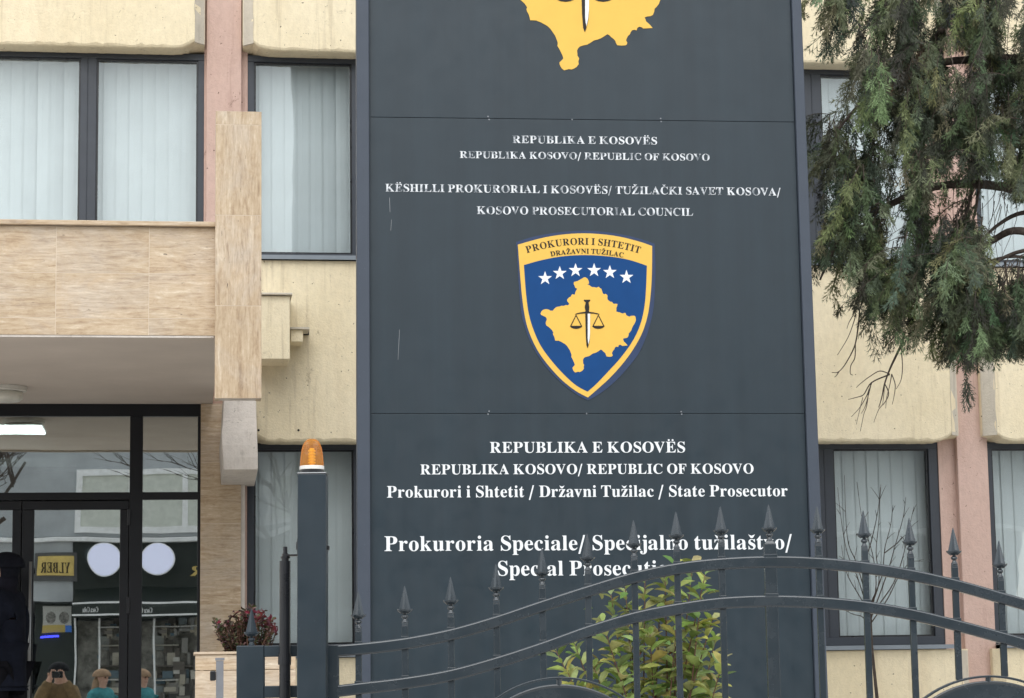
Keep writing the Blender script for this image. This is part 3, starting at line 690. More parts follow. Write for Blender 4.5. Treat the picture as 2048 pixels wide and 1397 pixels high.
# the weathered corbel under the fin: curved front that swells towards its foot
YK = 15.6
L = []
for (xa, xb, yy, dy) in ((448, 512, 770, .35), (446, 513, 830, .22), (443, 514, 862, .10), (444, 515, 890, .04), (446, 516, 915, .01), (447, 516, 940, .0)):
    z = Z(480, yy, YK)
    L.append([(X(xa, yy, YK + dy), YK + dy, z), (X(xb, yy, YK + dy), YK + dy, z), (X(xb, yy, YK + dy) + .015, 17.0, z), (X(xa, yy, YK + dy), 17.0, z)])
obj('corbel', M().loft(L), CORBEL, BLD, bevel=.006)
# stub of an old concrete beam and its little bracket on the wall
YS = 16.42
sx0, sx1 = X(500, 650, YS), X(580, 650, YS)
m = M().box(sx0, sx1, YS, YP + .1, Z(550, 719, YS), Z(550, 592, YS))
obj('concrete_stub', m, CREAM, BLD, bevel=.008)
m = M().box(sx0, X(585, 590, YS - .02), YS - .03, YP + .1, Z(550, 591, YS), Z(550, 587, YS))
obj('stub_cap', m, PLASTER, BLD, bevel=.004)
m = M().box(X(581, 670, YS + .14), X(606, 670, YS + .14), YS + .14, YP + .1, Z(590, 684, YS + .14), Z(590, 659, YS + .14))
obj('concrete_bracket', m, CREAM, BLD, bevel=.006)
m = M().box(X(580, 657, YS + .12), X(619, 657, YS + .12), YS + .12, YP + .1, Z(600, 658.5, YS + .12), Z(600, 654.5, YS + .12))
obj('bracket_cap', m, PLASTER, BLD)
m = M().box(X(607, 664, YP - .01), X(618, 664, YP - .01), YP - .008, YP + .002, Z(610, 671, YP), Z(610, 659, YP))
obj('wall_hole', m, BLACKV, BLD)
for px, py in ((517, 861), (597, 861)):
    p = P(px, py, YP)
    obj('anchor_hole', M().tube([(p.x, YP - .003, p.z), (p.x, YP + .01, p.z)], .009, 10), BLACKV, BLD)

# travertine pier beside the door
YJ = 16.86
a, b = X(401, 1000, YJ), X(482, 1000, YJ)
zj = [0.75, Z(440, 1210, YJ), Z(440, 1047, YJ), Z(440, 925, YJ), zF0 + .003]
m = M()
for i in range(4):
    m.box(a, b, YJ, 17.12, zj[i] + .0012, zj[i + 1] - .0012)
obj('travertine_pier', m, TRAV_H, BLD, bevel=.0006, seg=1)
obj('pier_grout', M().box(a + .001, b - .001, YJ + .0009, 17.11, 0.76, zF0), GROUT, BLD)
m = M().box(b + .001, X(490, 1000, YJ), YJ + .02, 17.12, 0.75, zB0 + .01)
obj('jamb_strip', m, plain("pale jamb plaster", (0.62, 0.58, 0.53), 0.8, 0.1), BLD)

# entrance screen and door leaves
YD = 16.90
YG = YD + .03
def xz(x0, y0, x1, y1, Y=YD):
    return X(x0, (y0 + y1) / 2, Y), X(x1, (y0 + y1) / 2, Y), Z((x0 + x1) / 2, y1, Y), Z((x0 + x1) / 2, y0, Y)
xD1 = X(401, 1000, YD)
zT = zF0 + .0035
f = M()
z832, z987, z1000 = Z(140, 833, YD), Z(200, 985, YD), Z(200, 1000, YD)
xv0, xv1 = X(258, 1100, YD), X(284, 1100, YD)
xleft = X(-420, 1000, YD)
f.box(xleft, xD1, YD, YD + .08, z832, zT)
f.box(xleft, xv0, YD, YD + .08, z1000, z987)
f.box(xv1, xD1, YD, YD + .08, z1000, z987)
f.box(xv0, xv1, YD + .001, YD + .08, 0.75, z832)
f.box(xD1 - .022, xD1, YD + .001, YD + .08, 0.75, z987 - .001)
f.box(xD1 - .022, xD1, YD + .001, YD + .08, z987, z832)
f.box(xv1, xD1 - .022, YD, YD + .08, 0.75, 0.87)
scr = obj('entrance_screen', f, ALU_DARK, BLD, bevel=.004)
def pane(parent, x0, x1, z0, z1, turn=0.0, tilt=0.0):
    cx, cz = (x0 + x1) / 2, (z0 + z1) / 2
    hx, hz = (x1 - x0) / 2, (z1 - z0) / 2
    m = M()
    R = Matrix.Rotation(turn, 3, 'Z') @ Matrix.Rotation(tilt, 3, 'X')
    vs = []
    for y in (0, .004):
        for sz in (-1, 1):
            for sx in (-1, 1):
                vs.append(Vector((cx, YG, cz)) + R @ Vector((sx * hx, y, sz * hz)))
    m.add(vs, [(0, 2, 3, 1), (4, 5, 7, 6), (0, 1, 5, 4), (2, 6, 7, 3), (0, 4, 6, 2), (1, 3, 7, 5)])
    return obj('pane', m, GLASS_D, parent)
SIDE_TURN = -0.018
pane(scr, xleft, xv0 + .01, z987 - .01, z832 + .01, tilt=0.0)
pane(scr, xv1 - .01, xD1 - .01, z987 - .01, z832 + .01, SIDE_TURN)
pane(scr, xv1 - .01, xD1 - .01, 0.86, z1000 + .01, SIDE_TURN)
def leaf(x0, x1, hx, rail):
    f = M()
    zt = z1000 - .006
    s = .085
    f.box(x0, x1, YD + .004, YD + .075, zt - .065, zt)
    f.box(x0, x1, YD + .004, YD + .075, 0.76, 0.90)
    f.box(x0, x0 + s, YD + .005, YD + .075, 0.90, zt - .065)
    f.box(x1 - s * .75, x1, YD + .005, YD + .075, 0.90, zt - .065)
    lf = obj('door_leaf', f, ALU_DARK, BLD, bevel=.005)
    pane(lf, x0 + s - .01, x1 - s * .75 + .01, 0.89, zt - .06)
    h = M().tube([(hx, YD - .05, 1.35), (hx, YD - .05, 2.42)], .011, 10).tube([(hx, YD - .05, 1.5), (hx, YD + .004, 1.5)], .008, 8).tube([(hx, YD - .05, 2.3), (hx, YD + .004, 2.3)], .008, 8)
    obj('pull_handle', h, STEEL if rail else TUBE, lf, smooth=True)
    for z in (2.74, 2.10, 1.0):
        obj('hinge', M().box(x1 - .012 if rail else x0 - .012, x1 + .012 if rail else x0 + .012, YD - .014, YD - .0005, z - .06, z + .06), TUBE, lf, bevel=.004)
xm = X(41, 1200, YD)
leaf(xm + .003, xv0 - .003, X(61, 1200, YD), True)
leaf(xm - (xv0 - xm) + .003, xm - .003, X(22, 1200, YD), False)
# the screen closes on the far left with plain travertine
m = M().box(xL, xleft - .002, YJ, 17.12, 0.0, zF0 + .003)
obj('travertine_pier', m, TRAV_H, BLD)
# raised landing and its steps
m = M().box(xL, X(384, 1350, 13.0), 14.3, 16.885, 0.001, .75)
for i in range(4):
    m.box(xL, X(384, 1350, 13.0), 14.3 - .3 * (i + 1), 14.299 - .3 * i, 0.001, .75 - .15 * (i + 1))
obj('entrance_step', m, PAVING, BLD, bevel=.006)

# lamps
p = P(4, 800, 15.9)
zS = zF0 + .004
lamp = thing('ceiling_light', 'round white ceiling light fixed under the entrance canopy', 'light', (p.x, 15.9, zS))
obj('lamp_base', M().lathe((p.x, 15.9, zS), [(.165, -.002), (.165, -.03), (.15, -.036), (.02, -.036)], 32), plain("white lamp body", (0.62, 0.60, 0.54), 0.5), lamp, smooth=False)
obj('lamp_shade', M().lathe((p.x, 15.9, zS), [(.14, -.037), (.143, -.08), (.12, -.10), (.02, -.104)], 32), plain("opal lamp shade", (0.66, 0.64, 0.56), 0.3), lamp, smooth=True)
m = M().box(X(-260, 860, 19.7), X(88, 860, 19.7), 19.35, 19.95, 3.664, 3.68)
pl = thing('ceiling_panel_light', 'lit white panel light on the lobby ceiling behind the transom', 'light', (X(0, 860, 19.7), 19.65, 3.70))
obj('diffuser', m, emit("lit lamp panel", (0.9, 0.97, 1.0), 7.0), pl)
obj('lamp_housing', M().box(X(-265, 860, 19.7), X(91, 860, 19.7), 19.33, 19.97, 3.681, 3.699), plain("lamp housing", (0.5, 0.5, 0.5), 0.4), pl)
# ------------------------------------------------------------------ lettering
GL = {}
def glyph(ch):
    if ch not in GL:
        GL[ch] = [[tuple(float(v) / 1000 for v in q.split(',')) for q in c.split()] for c in FONT[ch].split('|')]
    return GL[ch]
BASE = {'Ë': ('E', 'd'), 'Ž': ('Z', 'v'), 'Č': ('C', 'v'), 'ž': ('z', 'v'), 'š': ('s', 'v')}
CAP = 0.676
def layout(s, track=0.0):
    """list of (contours, x0, x1) in em units"""
    x = 0.0; out = []
    for ch in s:
        if ch == ' ':
            x += 0.24; continue
        if ch == '/':
            cs = [[(0.0, -0.17), (0.085, -0.17), (0.33, 0.70), (0.245, 0.70)]]; x1 = 0.33
        else:
            b, acc = BASE.get(ch, (ch, None))
            cs = [list(c) for c in glyph(b)]
            xs = [p[0] for c in cs for p in c]
            x1 = max(xs)
            if acc:
                top = max(p[1] for c in cs for p in c) + 0.05
                mx = (min(xs) + max(xs)) / 2
                if acc == 'd':
                    for sx in (-.12, .12):
                        cs.append([(mx + sx + .062 * cos(2 * pi * k / 10), top + .055 + .062 * sin(2 * pi * k / 10)) for k in range(10)])
                else:
                    cs.append([(mx - .16, top + .17), (mx, top + .10), (mx + .16, top + .17), (mx + .05, top), (mx - .05, top)])
        out.append((cs, x, x + x1))
        x += x1 + 0.035 + track
    return out, x - 0.035 - track
def text_contours(s, a, b, cap, base=None, per=False):
    """outlines of s running from (u, v) a to b; base(t) -> (u, v, slope) for a curved line"""
    lay, W = layout(s)
    sy = cap / CAP
    res = []
    for cs, x0, x1 in lay:
        cur = []
        if base:
            t = (x0 + x1) / 2 / W
            u, v, ang = base(t)
            sx = base.length / W
            for c in cs:
                cur.append([(u + ((p[0] - (x1 - x0) / 2) * sx) * cos(ang) - p[1] * sy * sin(ang),
                             v + ((p[0] - (x1 - x0) / 2) * sx) * sin(ang) + p[1] * sy * cos(ang)) for p in c])
        else:
            sx = (b[0] - a[0]) / W
            for c in cs:
                cur.append([(a[0] + (x0 + p[0]) * sx, a[1] + (b[1] - a[1]) * (x0 + p[0]) / W + p[1] * sy) for p in c])
        res += [cur] if per else cur
    return res

# ------------------------------------------------------------------ sign board
SO = P(1170, 1100, 12.8); SO.z = 0
SF = Frame(SO, 0.045)
SC = (SF.uv(1270, 900)[0] - SF.uv(1170, 900)[0]) / 100       # metres per photo pixel
def suv(pts, s=1.0, ox=0.0, oy=0.0): return [SF.uv(ox + x / s, oy + y / s) for x, y in pts]
SB = thing('sign_board', 'tall slate grey metal sign with white lettering and yellow map shield behind the gate', 'sign', tuple(SO))
uL, uL2 = SF.uv(713, 700)[0], SF.uv(739, 700)[0]
def edge(px0, py0, px1, py1, py):
    t = (py - py0) / (py1 - py0)
    return px0 + (px1 - px0) * t
# panels follow the slightly tapering frame
def col_uv(y, x_top, x_bot): return SF.uv(edge(x_top, 0, x_bot, 1397, y), y)
TOPY, BOTY = -620, 1900
def strip(name, xt0, xb0, xt1, xb1, y0, y1, h0, h1, mat, gap=0.0, bev=0.0):
    q = [col_uv(y1, xt0, xb0), col_uv(y1, xt1, xb1), col_uv(y0, xt1, xb1), col_uv(y0, xt0, xb0)]
    q = [(q[0][0], q[0][1] + gap), (q[1][0], q[1][1] + gap), (q[2][0], q[2][1] - gap), (q[3][0], q[3][1] - gap)]
    return obj(name, M().fquad(SF, q, h0, h1), mat, SB, bevel=bev)
strip('frame_post', 712.5, 714.5, 737.5, 741.5, TOPY, BOTY, -.16, .035, SIGN_FR, bev=.006)
strip('frame_post', 1581, 1629, 1600, 1654, TOPY, BOTY, -.16, .035, SIGN_FR, bev=.006)
strip('frame_fold', 737.6, 741.6, 740.2, 744.2, TOPY, BOTY, -.02, .012, SIGN, bev=.002)
def seam(yl, yr):
    return SF.uv(741, yl), SF.uv(edge(1581, 0, 1629, 1397, yr), yr)
def sheetpart(ytl, ytr, ybl, ybr):
    q = [SF.uv(740, ybl), SF.uv(edge(1580.5, 0, 1628.5, 1397, ybr), ybr), SF.uv(edge(1580.5, 0, 1628.5, 1397, ytr), ytr), SF.uv(738, ytl)]
    g = .0009
    q = [(q[0][0], q[0][1] + g), (q[1][0], q[1][1] + g), (q[2][0], q[2][1] - g), (q[3][0], q[3][1] - g)]
    return obj('sign_panel', M().fquad(SF, q, -.01, .004), SIGN, SB, bevel=.0025, seg=2)
sheetpart(TOPY, TOPY + 20, 235, 245)
sheetpart(235, 245, 828, 828)
sheetpart(828, 828, BOTY, BOTY - 10)
strip('back_sheet', 715, 717, 1598, 1650, TOPY + 5, BOTY - 5, -.15, -.012, SIGN)
for px, py in ((976, 234), (978, 240), (1144, 240), (1321, 238), (1322, 244), (978, 823), (976, 829), (1173, 828), (1362, 824), (1363, 829)):
    u, v = SF.uv(px, py)
    c = [(u + .0045 * cos(2 * pi * k / 10), v + .0045 * sin(2 * pi * k / 10)) for k in range(10)]
    obj('screw', M().fquad(SF, c, .003, .007), HANDRAIL, SB)
def tfs(h0):
    return lambda x, y, h: SF.w(x, y, h0 + h)
LINES = [("REPUBLIKA E KOSOVËS", 1024, 286.8, 1314, 290, 15.2),
         ("REPUBLIKA KOSOVO/ REPUBLIC OF KOSOVO", 919, 316.8, 1419, 322.5, 14),
         ("KËSHILLI PROKURORIAL I KOSOVËS/ TUŽILAČKI SAVET KOSOVA/", 770, 383.8, 1561, 392, 15.5),
         ("KOSOVO PROSECUTORIAL COUNCIL", 953, 429, 1386, 432.6, 15.7),
         ("REPUBLIKA E KOSOVËS", 979, 906.2, 1370, 905.5, 21.2),
         ("REPUBLIKA KOSOVO/ REPUBLIC OF KOSOVO", 840, 949.5, 1507, 947.6, 19.5),
         ("Prokurori i Shtetit / Državni Tužilac / State Prosecutor", 773, 995.8, 1575, 993, 22.5),
         ("Prokuroria Speciale/ Specijalno tužilaštvo/", 768, 1102.8, 1584, 1098.7, 28.7),
         ("Special Prosecution", 993, 1152, 1359, 1150.6, 28.5)]
for i, (s, x0, y0, x1, y1, cap) in enumerate(LINES):
    cs = text_contours(s, SF.uv(x0, y0), SF.uv(x1, y1), cap * SC, per=True)
    groups = [[]]
    k = 0
    for ch in s:
        if ch == ' ': continue
        groups[-1].append(k)
        if ch == '/' and ' / ' in s: groups.append([])
        k += 1
    for g in groups:
        shape2d('lettering', [c for q in g for c in cs[q]], WORN if i < 4 else WHITE, SB, tfs(.0043), .002)
# scratches of bare metal
for pts in (((779, 396), (780, 425)), ((783, 440), (781.5, 462)), ((799, 660), (796, 720)), ((1082, 925), (1082, 930))):
    a, b = [SF.uv(*q) for q in pts]
    obj('scratch', M().fquad(SF, [(a[0] - .0007, a[1]), (b[0] - .0007, b[1]), (b[0] + .0007, b[1]), (a[0] + .0007, a[1])], .0041, .0046), STEEL, SB)

MAP = [(428,160),(455,152),(480,145),(512,126),(540,110),(556,100),(572,99),(600,115),(610,135),(617,150),(620,180),(595,188),(612,192),(630,205),(648,217),(665,225),(690,225),(715,232),(728,226),(740,220),(755,232),(775,245),(784,268),(790,290),(797,305),(810,317),(825,310),(840,315),(852,328),(855,340),(852,362),(857,382),(872,398),(890,410),(905,410),(920,420),(925,432),(940,436),(962,436),(982,440),(976,465),(966,490),(968,515),(966,537),(985,540),(1010,545),(1030,555),(1050,560),(1068,552),(1085,555),(1092,580),(1110,590),(1130,600),(1150,590),(1180,587),(1198,588),(1210,605),(1215,640),(1208,665),(1195,690),(1180,715),(1165,745),(1158,770),(1140,795),(1125,810),(1122,835),(1112,860),(1095,870),(1072,872),(1050,880),(1056,895),(1060,912),(1080,930),(1098,950),(1110,966),(1075,968),(1040,970),(1028,960),(1010,955),(995,965),(990,985),(972,980),(955,985),(945,1000),(940,1015),(925,1030),(915,1052),(910,1065),(920,1085),(917,1098),(905,1106),(875,1108),(845,1105),(836,1090),(830,1070),(818,1055),(800,1040),(785,1024),(770,1016),(745,1034),(720,1050),(695,1060),(670,1066),(645,1084),(620,1100),(592,1106),(565,1115),(550,1130),(542,1150),(545,1172),(545,1190),(558,1212),(552,1235),(555,1258),(540,1280),(520,1294),(500,1302),(480,1298),(462,1304),(445,1308),(430,1295),(420,1280),(412,1262),(410,1245),(425,1230),(440,1212),(434,1190),(425,1170),(412,1140),(395,1110),(398,1085),(390,1060),(378,1028),(360,1000),(342,972),(320,950),(295,935),(270,920),(235,905),(190,903),(186,880),(180,858),(166,830),(162,812),(168,800),(150,770),(130,750),(105,728),(80,712),(70,690),(72,665),(80,645),(85,630),(72,606),(40,590),(10,575),(5,560),(12,540),(22,525),(40,512),(62,505),(88,505),(112,511),(130,524),(165,522),(175,503),(190,490),(212,475),(240,471),(270,462),(300,463),(325,452),(350,455),(370,440),(358,420),(345,405),(342,388),(347,375),(370,352),(388,348),(395,328),(410,312),(425,320),(440,318),(446,290),(456,265),(470,245),(445,232),(438,210),(425,185)]
HILT = [(553,385),(635,385),(632,402),(613,418),(624,480),(618,525),(622,542),(570,542),(575,525),(565,480),(578,418),(556,402)]
BEAM = [(438,572),(462,558),(500,548),(565,538),(625,538),(690,548),(732,558),(754,572),(725,570),(690,562),(625,558),(565,558),(500,562),(465,570)]
BLADE_D = [(572,560),(602,560),(602,880),(606,925),(612,962),(600,1000),(588,965),(580,860)]
BLADE_W = [(603,562),(633,562),(631,820),(626,880),(614,950),(607,925),(603,880)]
BLADE_E = [(632,822),(626,905),(612,970),(601,1000),(613,960),(622,915)]
TRI = [[(455,570),(534,724),(378,724)], [(455,592),(517,716),(395,716)]]
BOWL = [(380,725),(532,725),(515,740),(490,750),(456,755),(420,750),(397,740)]
def emblem_parts(parent, mp, h):
    T = lambda pts: [SF.uv(*mp(x, y)) for x, y in pts]
    for nm, cs, mat, th in (('sword_hilt', [HILT], BLACKV, .002), ('scale_beam', [BEAM], BLACKV, .0024), ('sword_blade', [BLADE_D], BLACKV, .002), ('sword_edge', [BLADE_E], BLACKV, .002), ('sword_shine', [BLADE_W], WHITE, .002)):
        shape2d(nm, [T(c) for c in cs], mat, parent, tfs(h), th)
    for dx in (0, 283):
        shape2d('scale_pan', [T([(x + dx, y) for x, y in c]) for c in TRI] , BLACKV, parent, tfs(h), .0016)
        shape2d('scale_bowl', [T([(x + dx, y) for x, y in BOWL])], BLACKV, parent, tfs(h), .002)
small = lambda x, y: (1080 + x / 6.352, 540 + y / 6.352)
big = lambda x, y: (1128 + (small(x, y)[0] - 1150.1) * 1.69, 141.6 + (small(x, y)[1] - 745.9) * 1.57)
e1 = shape2d('emblem', [[SF.uv(*big(x, y)) for x, y in MAP]], YELLOW, SB, tfs(.0043), .003)
e1['label'] = 'large yellow map emblem at the top of the sign, cut by the frame'
emblem_parts(e1, big, .0075)
OUT = [(118,165),(250,125),(400,98),(530,85),(660,83),(800,95),(950,122),(1070,155),(1135,178),(1141,350),(1139,480),(1129,640),(1105,760),(1075,860),(1020,980),(950,1075),(870,1165),(780,1245),(700,1300),(645,1328),(580,1295),(500,1240),(420,1170),(340,1085),(270,985),(215,880),(180,780),(155,680),(140,520),(128,340)]
YEL = [(130,185),(300,138),(450,112),(600,102),(740,108),(880,127),(1020,162),(1117,195),(1115,400),(1105,560),(1085,700),(1045,830),(980,950),(900,1060),(800,1170),(700,1260),(645,1308),(560,1262),(460,1185),(370,1090),(290,985),(230,870),(190,750),(165,600),(148,420)]
BLU = [(175,335),(300,300),(450,272),(620,262),(800,272),(950,298),(1078,340),(1072,500),(1060,640),(1030,770),(975,890),(890,1010),(800,1110),(710,1205),(643,1265),(560,1220),(470,1140),(380,1040),(300,930),(245,810),(210,690),(190,540)]
s2 = lambda x, y: (1000 + x / 3.676, 440 + y / 3.676)
def smoothpoly(pts, corners):
    segs = []
    idx = corners + [corners[0] + len(pts)]
    for a, b in zip(idx[:-1], idx[1:]):
        seg = [pts[i % len(pts)] for i in range(a, b + 1)]
        segs += catmull(seg, 5)[:-1]
    return segs
em = shape2d('emblem', [[SF.uv(*s2(*p)) for p in smoothpoly(OUT, [0, 8, 19])]], NAVY, SB, tfs(.0043), .003)
em['label'] = 'shield emblem with blue field, six white stars and yellow map'
shape2d('shield_border', [[SF.uv(*s2(*p)) for p in smoothpoly(YEL, [0, 7, 16])]], YELLOW, em, tfs(.0075), .001)
shape2d('shield_field', [[SF.uv(*s2(*p)) for p in smoothpoly(BLU, [0, 6, 14])]], BLUE, em, tfs(.0087), .0008)
for cx, cy in ((330, 430), (438, 392), (554, 371), (690, 371), (806, 385), (928, 421)):
    pts = []
    for k in range(10):
        r = 53 if k % 2 == 0 else 21
        a = -pi / 2 + k * pi / 5
        pts.append(SF.uv(*s2(cx + r * cos(a), cy + 3 + r * sin(a))))
    shape2d('star', [pts], WHITE, em, tfs(.0097), .0008)
shape2d('map_shape', [[SF.uv(*small(x, y)) for x, y in MAP]], YELLOW, em, tfs(.0097), .0008)
emblem_parts(em, small, .0107)
def arc(p0, p1, p2):
    """parabola through three photo points as a baseline in sign coordinates"""
    a, b, c = SF.uv(*p0), SF.uv(*p1), SF.uv(*p2)
    def v(u):
        return (a[1] * (u - b[0]) * (u - c[0]) / ((a[0] - b[0]) * (a[0] - c[0])) + b[1] * (u - a[0]) * (u - c[0]) / ((b[0] - a[0]) * (b[0] - c[0]))
                + c[1] * (u - a[0]) * (u - b[0]) / ((c[0] - a[0]) * (c[0] - b[0])))
    def f(t):
        u = a[0] + (c[0] - a[0]) * t
        return u, v(u), math.atan((v(u + .002) - v(u - .002)) / .004)
    f.length = c[0] - a[0]
    return f
shape2d('lettering', text_contours("PROKURORI I SHTETIT", None, None, 13.6 * SC, arc((1053, 507.5), (1165, 490.3), (1279, 508))), BLACKV, em, tfs(.0087), .001)
shape2d('lettering', text_contours("DRAŽAVNI TUŽILAC", None, None, 9.6 * SC, arc((1101, 514), (1172, 508), (1246, 516))), BLACKV, em, tfs(.0097), .001)

# ------------------------------------------------------------------ sliding gate with spear topped pickets
GO = P(1100, 1300, 8.0); GO.z = 0
GF = Frame(GO, PSI)
GS = 8.0 / cos(PSI) / FPX * 1.0
GS = (GF.uv(1200, 1200)[0] - GF.uv(1100, 1200)[0]) / 100
GT = thing('metal_gate', 'anthracite metal gate with arched double rails and spear topped bars', 'gate', tuple(GO))
TOP = [(655,1291),(717,1287),(810,1276),(902,1258),(993,1232),(1085,1201),(1176,1171.5),(1269,1144),(1354,1126.5),(1443,1116.5),(1540,1112.5),(1637,1115.5),(1730,1124.5),(1822,1139.5),(1910,1159),(2003,1185),(2095,1212),(2187,1240),(2279,1264),(2371,1280),(2463,1290)]
SEC = [(655,1373),(717,1366),(810,1355),(902,1339),(993,1314),(1085,1284),(1176,1251.5),(1269,1224),(1354,1207),(1443,1195),(1540,1191),(1637,1194),(1730,1202.5),(1822,1218),(1910,1239),(2003,1264),(2095,1291),(2187,1318),(2279,1342),(2371,1360),(2463,1372)]
TOPC = [GF.uv(*p) for p in catmull(TOP, 8)]
SECC = [GF.uv(*p) for p in catmull(SEC, 8)]
RH = 23.5 * GS
def rail(name, line, hw, h=RH):
    m = M()
    rings = []
    for i, (u, v) in enumerate(line):
        rings.append([GF.w(u, v - h, -hw), GF.w(u, v - h, hw), GF.w(u, v, hw), GF.w(u, v, -hw)])
    return obj(name, m.loft(rings), GATE, GT, bevel=.007, seg=3)
rail('rail', TOPC, .020)
rail('rail', SECC, .020)
def at_u(line, u):
    for (a, va), (b, vb) in zip(line[:-1], line[1:]):
        if a <= u <= b: return va + (vb - va) * (u - a) / (b - a)
    return line[-1][1]
vB = .16
u0, u1 = GF.uv(655, 1300)[0], GF.uv(2463, 1300)[0]
m = M().fbox(GF, u0, u1, vB - .04, vB, -.02, .02)
obj('rail', m, GATE, GT, bevel=.004)
HOOPS = [(GF.uv(1118, 1354), GF.uv(1118, 1369)), (GF.uv(1976, 1351), GF.uv(1976, 1362))]
HR = 222 * GS
def spear(u, v, wide=1.0):
    """picket head above rail height v: shoulder, bead, lipped base and four sided point"""
    m = M()
    h = .0115
    def ring(r, z, n=12, sq=False):
        if sq:
            return [GF.w(u + a * r, v + z, b * r) for a, b in ((-1, -1), (1, -1), (1, 1), (-1, 1))]
        return [GF.w(u + r * cos(2 * pi * k / n), v + z, r * sin(2 * pi * k / n)) for k in range(n)]
    s = GS
    prof = [(.0115, 30), (.012, 31), (.0085, 34), (.0065, 37), (.0065, 38), (.0105, 39.5), (.0125, 42), (.0105, 44.5), (.006, 46), (.006, 48), (.010, 50), (.013, 51)]
    m.loft([ring(r, z * s) for r, z in prof])
    # scalloped lip: four curled lobes
    lip = []
    n = 32
    for r, z, wv in ((.010, 49, 0), (.0175, 50.0, 1), (.0255, 53.5, 1), (.0275, 57.0, 1), (.0245, 57.4, 1), (.0165, 55, .6), (.012, 55.5, 0)):
        q = []
        for k in range(n):
            a = 2 * pi * k / n
            lob = abs(cos(2 * a))
            q.append(GF.w(u + r * cos(a) * (1 - .10 * wv * (1 - lob)), v + (z - 2.6 * wv * (1 - lob)) * s, r * sin(a) * (1 - .10 * wv * (1 - lob))))
        lip.append(q)
    m.loft(lip)
    pt = []
    for r, z in ((.0215, 54), (.0200, 58), (.0165, 66), (.0125, 76), (.008, 88), (.0035, 99), (.0012, 103)):
        q = []
        for k in range(8):
            a = 2 * pi * k / 8
            rr = r * (1.0 if k % 2 == 0 else .66)
            q.append(GF.w(u + rr * cos(a), v + z * s, rr * sin(a)))
        pt.append(q)
    m.loft(pt)
    return m
PXS = [717, 810, 902, 993, 1085, 1176, 1269, 1354, 1443, 1540, 1637, 1730, 1822, 1910, 2002, 2095, 2187, 2279, 2371]
for px in PXS:
    py = next((y for x, y in TOP if abs(x - px) < 2), 1290)
    u, v = GF.uv(px, py)
    wd = 24 * GS if px == 1540 else 12.5 * GS
    lo = vB
    for (hu, hv), _ in HOOPS:
        cv = hv - HR
        if abs(u - hu) < HR * .93 and px not in (1540,):
            pass
        if abs(u - hu) < .27: lo = cv + math.sqrt(HR * HR - (u - hu) ** 2)
    m = M()
    v2 = at_u(SECC, u)
    hd = .0105 if px != 1540 else .017
    vt = at_u(TOPC, u)
    m.fbox(GF, u - wd / 2, u + wd / 2, vt - .004, v + 24 * GS, -hd, hd)
    q = [[GF.w(u + a * wd / 2, v + 24 * GS, b * hd) for a, b in ((-1, -1), (1, -1), (1, 1), (-1, 1))], [GF.w(u + a * .0095, v + 31 * GS, b * .0095) for a, b in ((-1, -1), (1, -1), (1, 1), (-1, 1))]]
    m.loft(q)
    m.fbox(GF, u - wd / 2 - .003, u + wd / 2 + .003, vt - .006, vt + .006, -hd - .003, hd + .003)
    m.fbox(GF, u - wd / 2 + .0002, u + wd / 2 - .0002, v2 - .002, vt - RH + .002, -hd, hd)
    m.fbox(GF, u - wd / 2 - .003, u + wd / 2 + .003, v2 - .006, v2 + .006, -hd - .003, hd + .003)
    m.fbox(GF, u - wd / 2 + .0002, u + wd / 2 - .0002, lo - .001, v2 - RH + .002, -hd, hd)
    pk = obj('picket', m, GATE, GT, bevel=.0015, seg=2)
    if px == 1540: pk['label'] = 'wide middle bar'
    sp = obj('spear_head', spear(u, v), GATE, pk)
    b_ = sp.modifiers.new('bevel', 'BEVEL'); b_.width = .0012; b_.segments = 2; b_.limit_method = 'ANGLE'; b_.angle_limit = radians(35)
for (hu, hv), (du, dv) in HOOPS:
    R = HR; cv = hv - R
    n = 96
    rings = []
    for k in range(n + 1):
        a = 2 * pi * k / n
        c = (hu + R * sin(a), cv + R * cos(a)); ci = (hu + (R - .008) * sin(a), cv + (R - .008) * cos(a))
        rings.append([GF.w(*ci, -.012), GF.w(*ci, .012), GF.w(*c, .012), GF.w(*c, -.012)])
    obj('hoop', M().loft(rings, False), GATE, GT, bevel=.002)
    R2 = R - (hv - dv)
    dk = [[GF.w(hu + r * sin(2 * pi * k / 96), cv + r * cos(2 * pi * k / 96), h) for k in range(96)] for r, h in ((R2 - .012, .006), (R2 - .004, .009), (R2, .006), (R2, -.006), (R2 - .004, -.009), (R2 - .012, -.006))]
    obj('disc', M().loft(dk), GATE, GT)
    m = M()
    for a in (0, pi / 2, pi, 3 * pi / 2):
        c0 = (hu + (R2 - .002) * sin(a), cv + (R2 - .002) * cos(a)); c1 = (hu + (R - .006) * sin(a), cv + (R - .006) * cos(a))
        m.tube([GF.w(*c0), GF.w(*c1)], .010, 8)
    obj('stub', m, GATE, GT)
# end stile of the gate beside the post (hidden behind it)
m = M().fbox(GF, u0, u0 + .04, .02, at_u(TOPC, u0 + .01) + .001, -.0205, .0205).fbox(GF, u1 - .04, u1, .02, at_u(TOPC, u1 - .05), -.0205, .0205)
obj('end_stile', m, GATE, GT, bevel=.003)

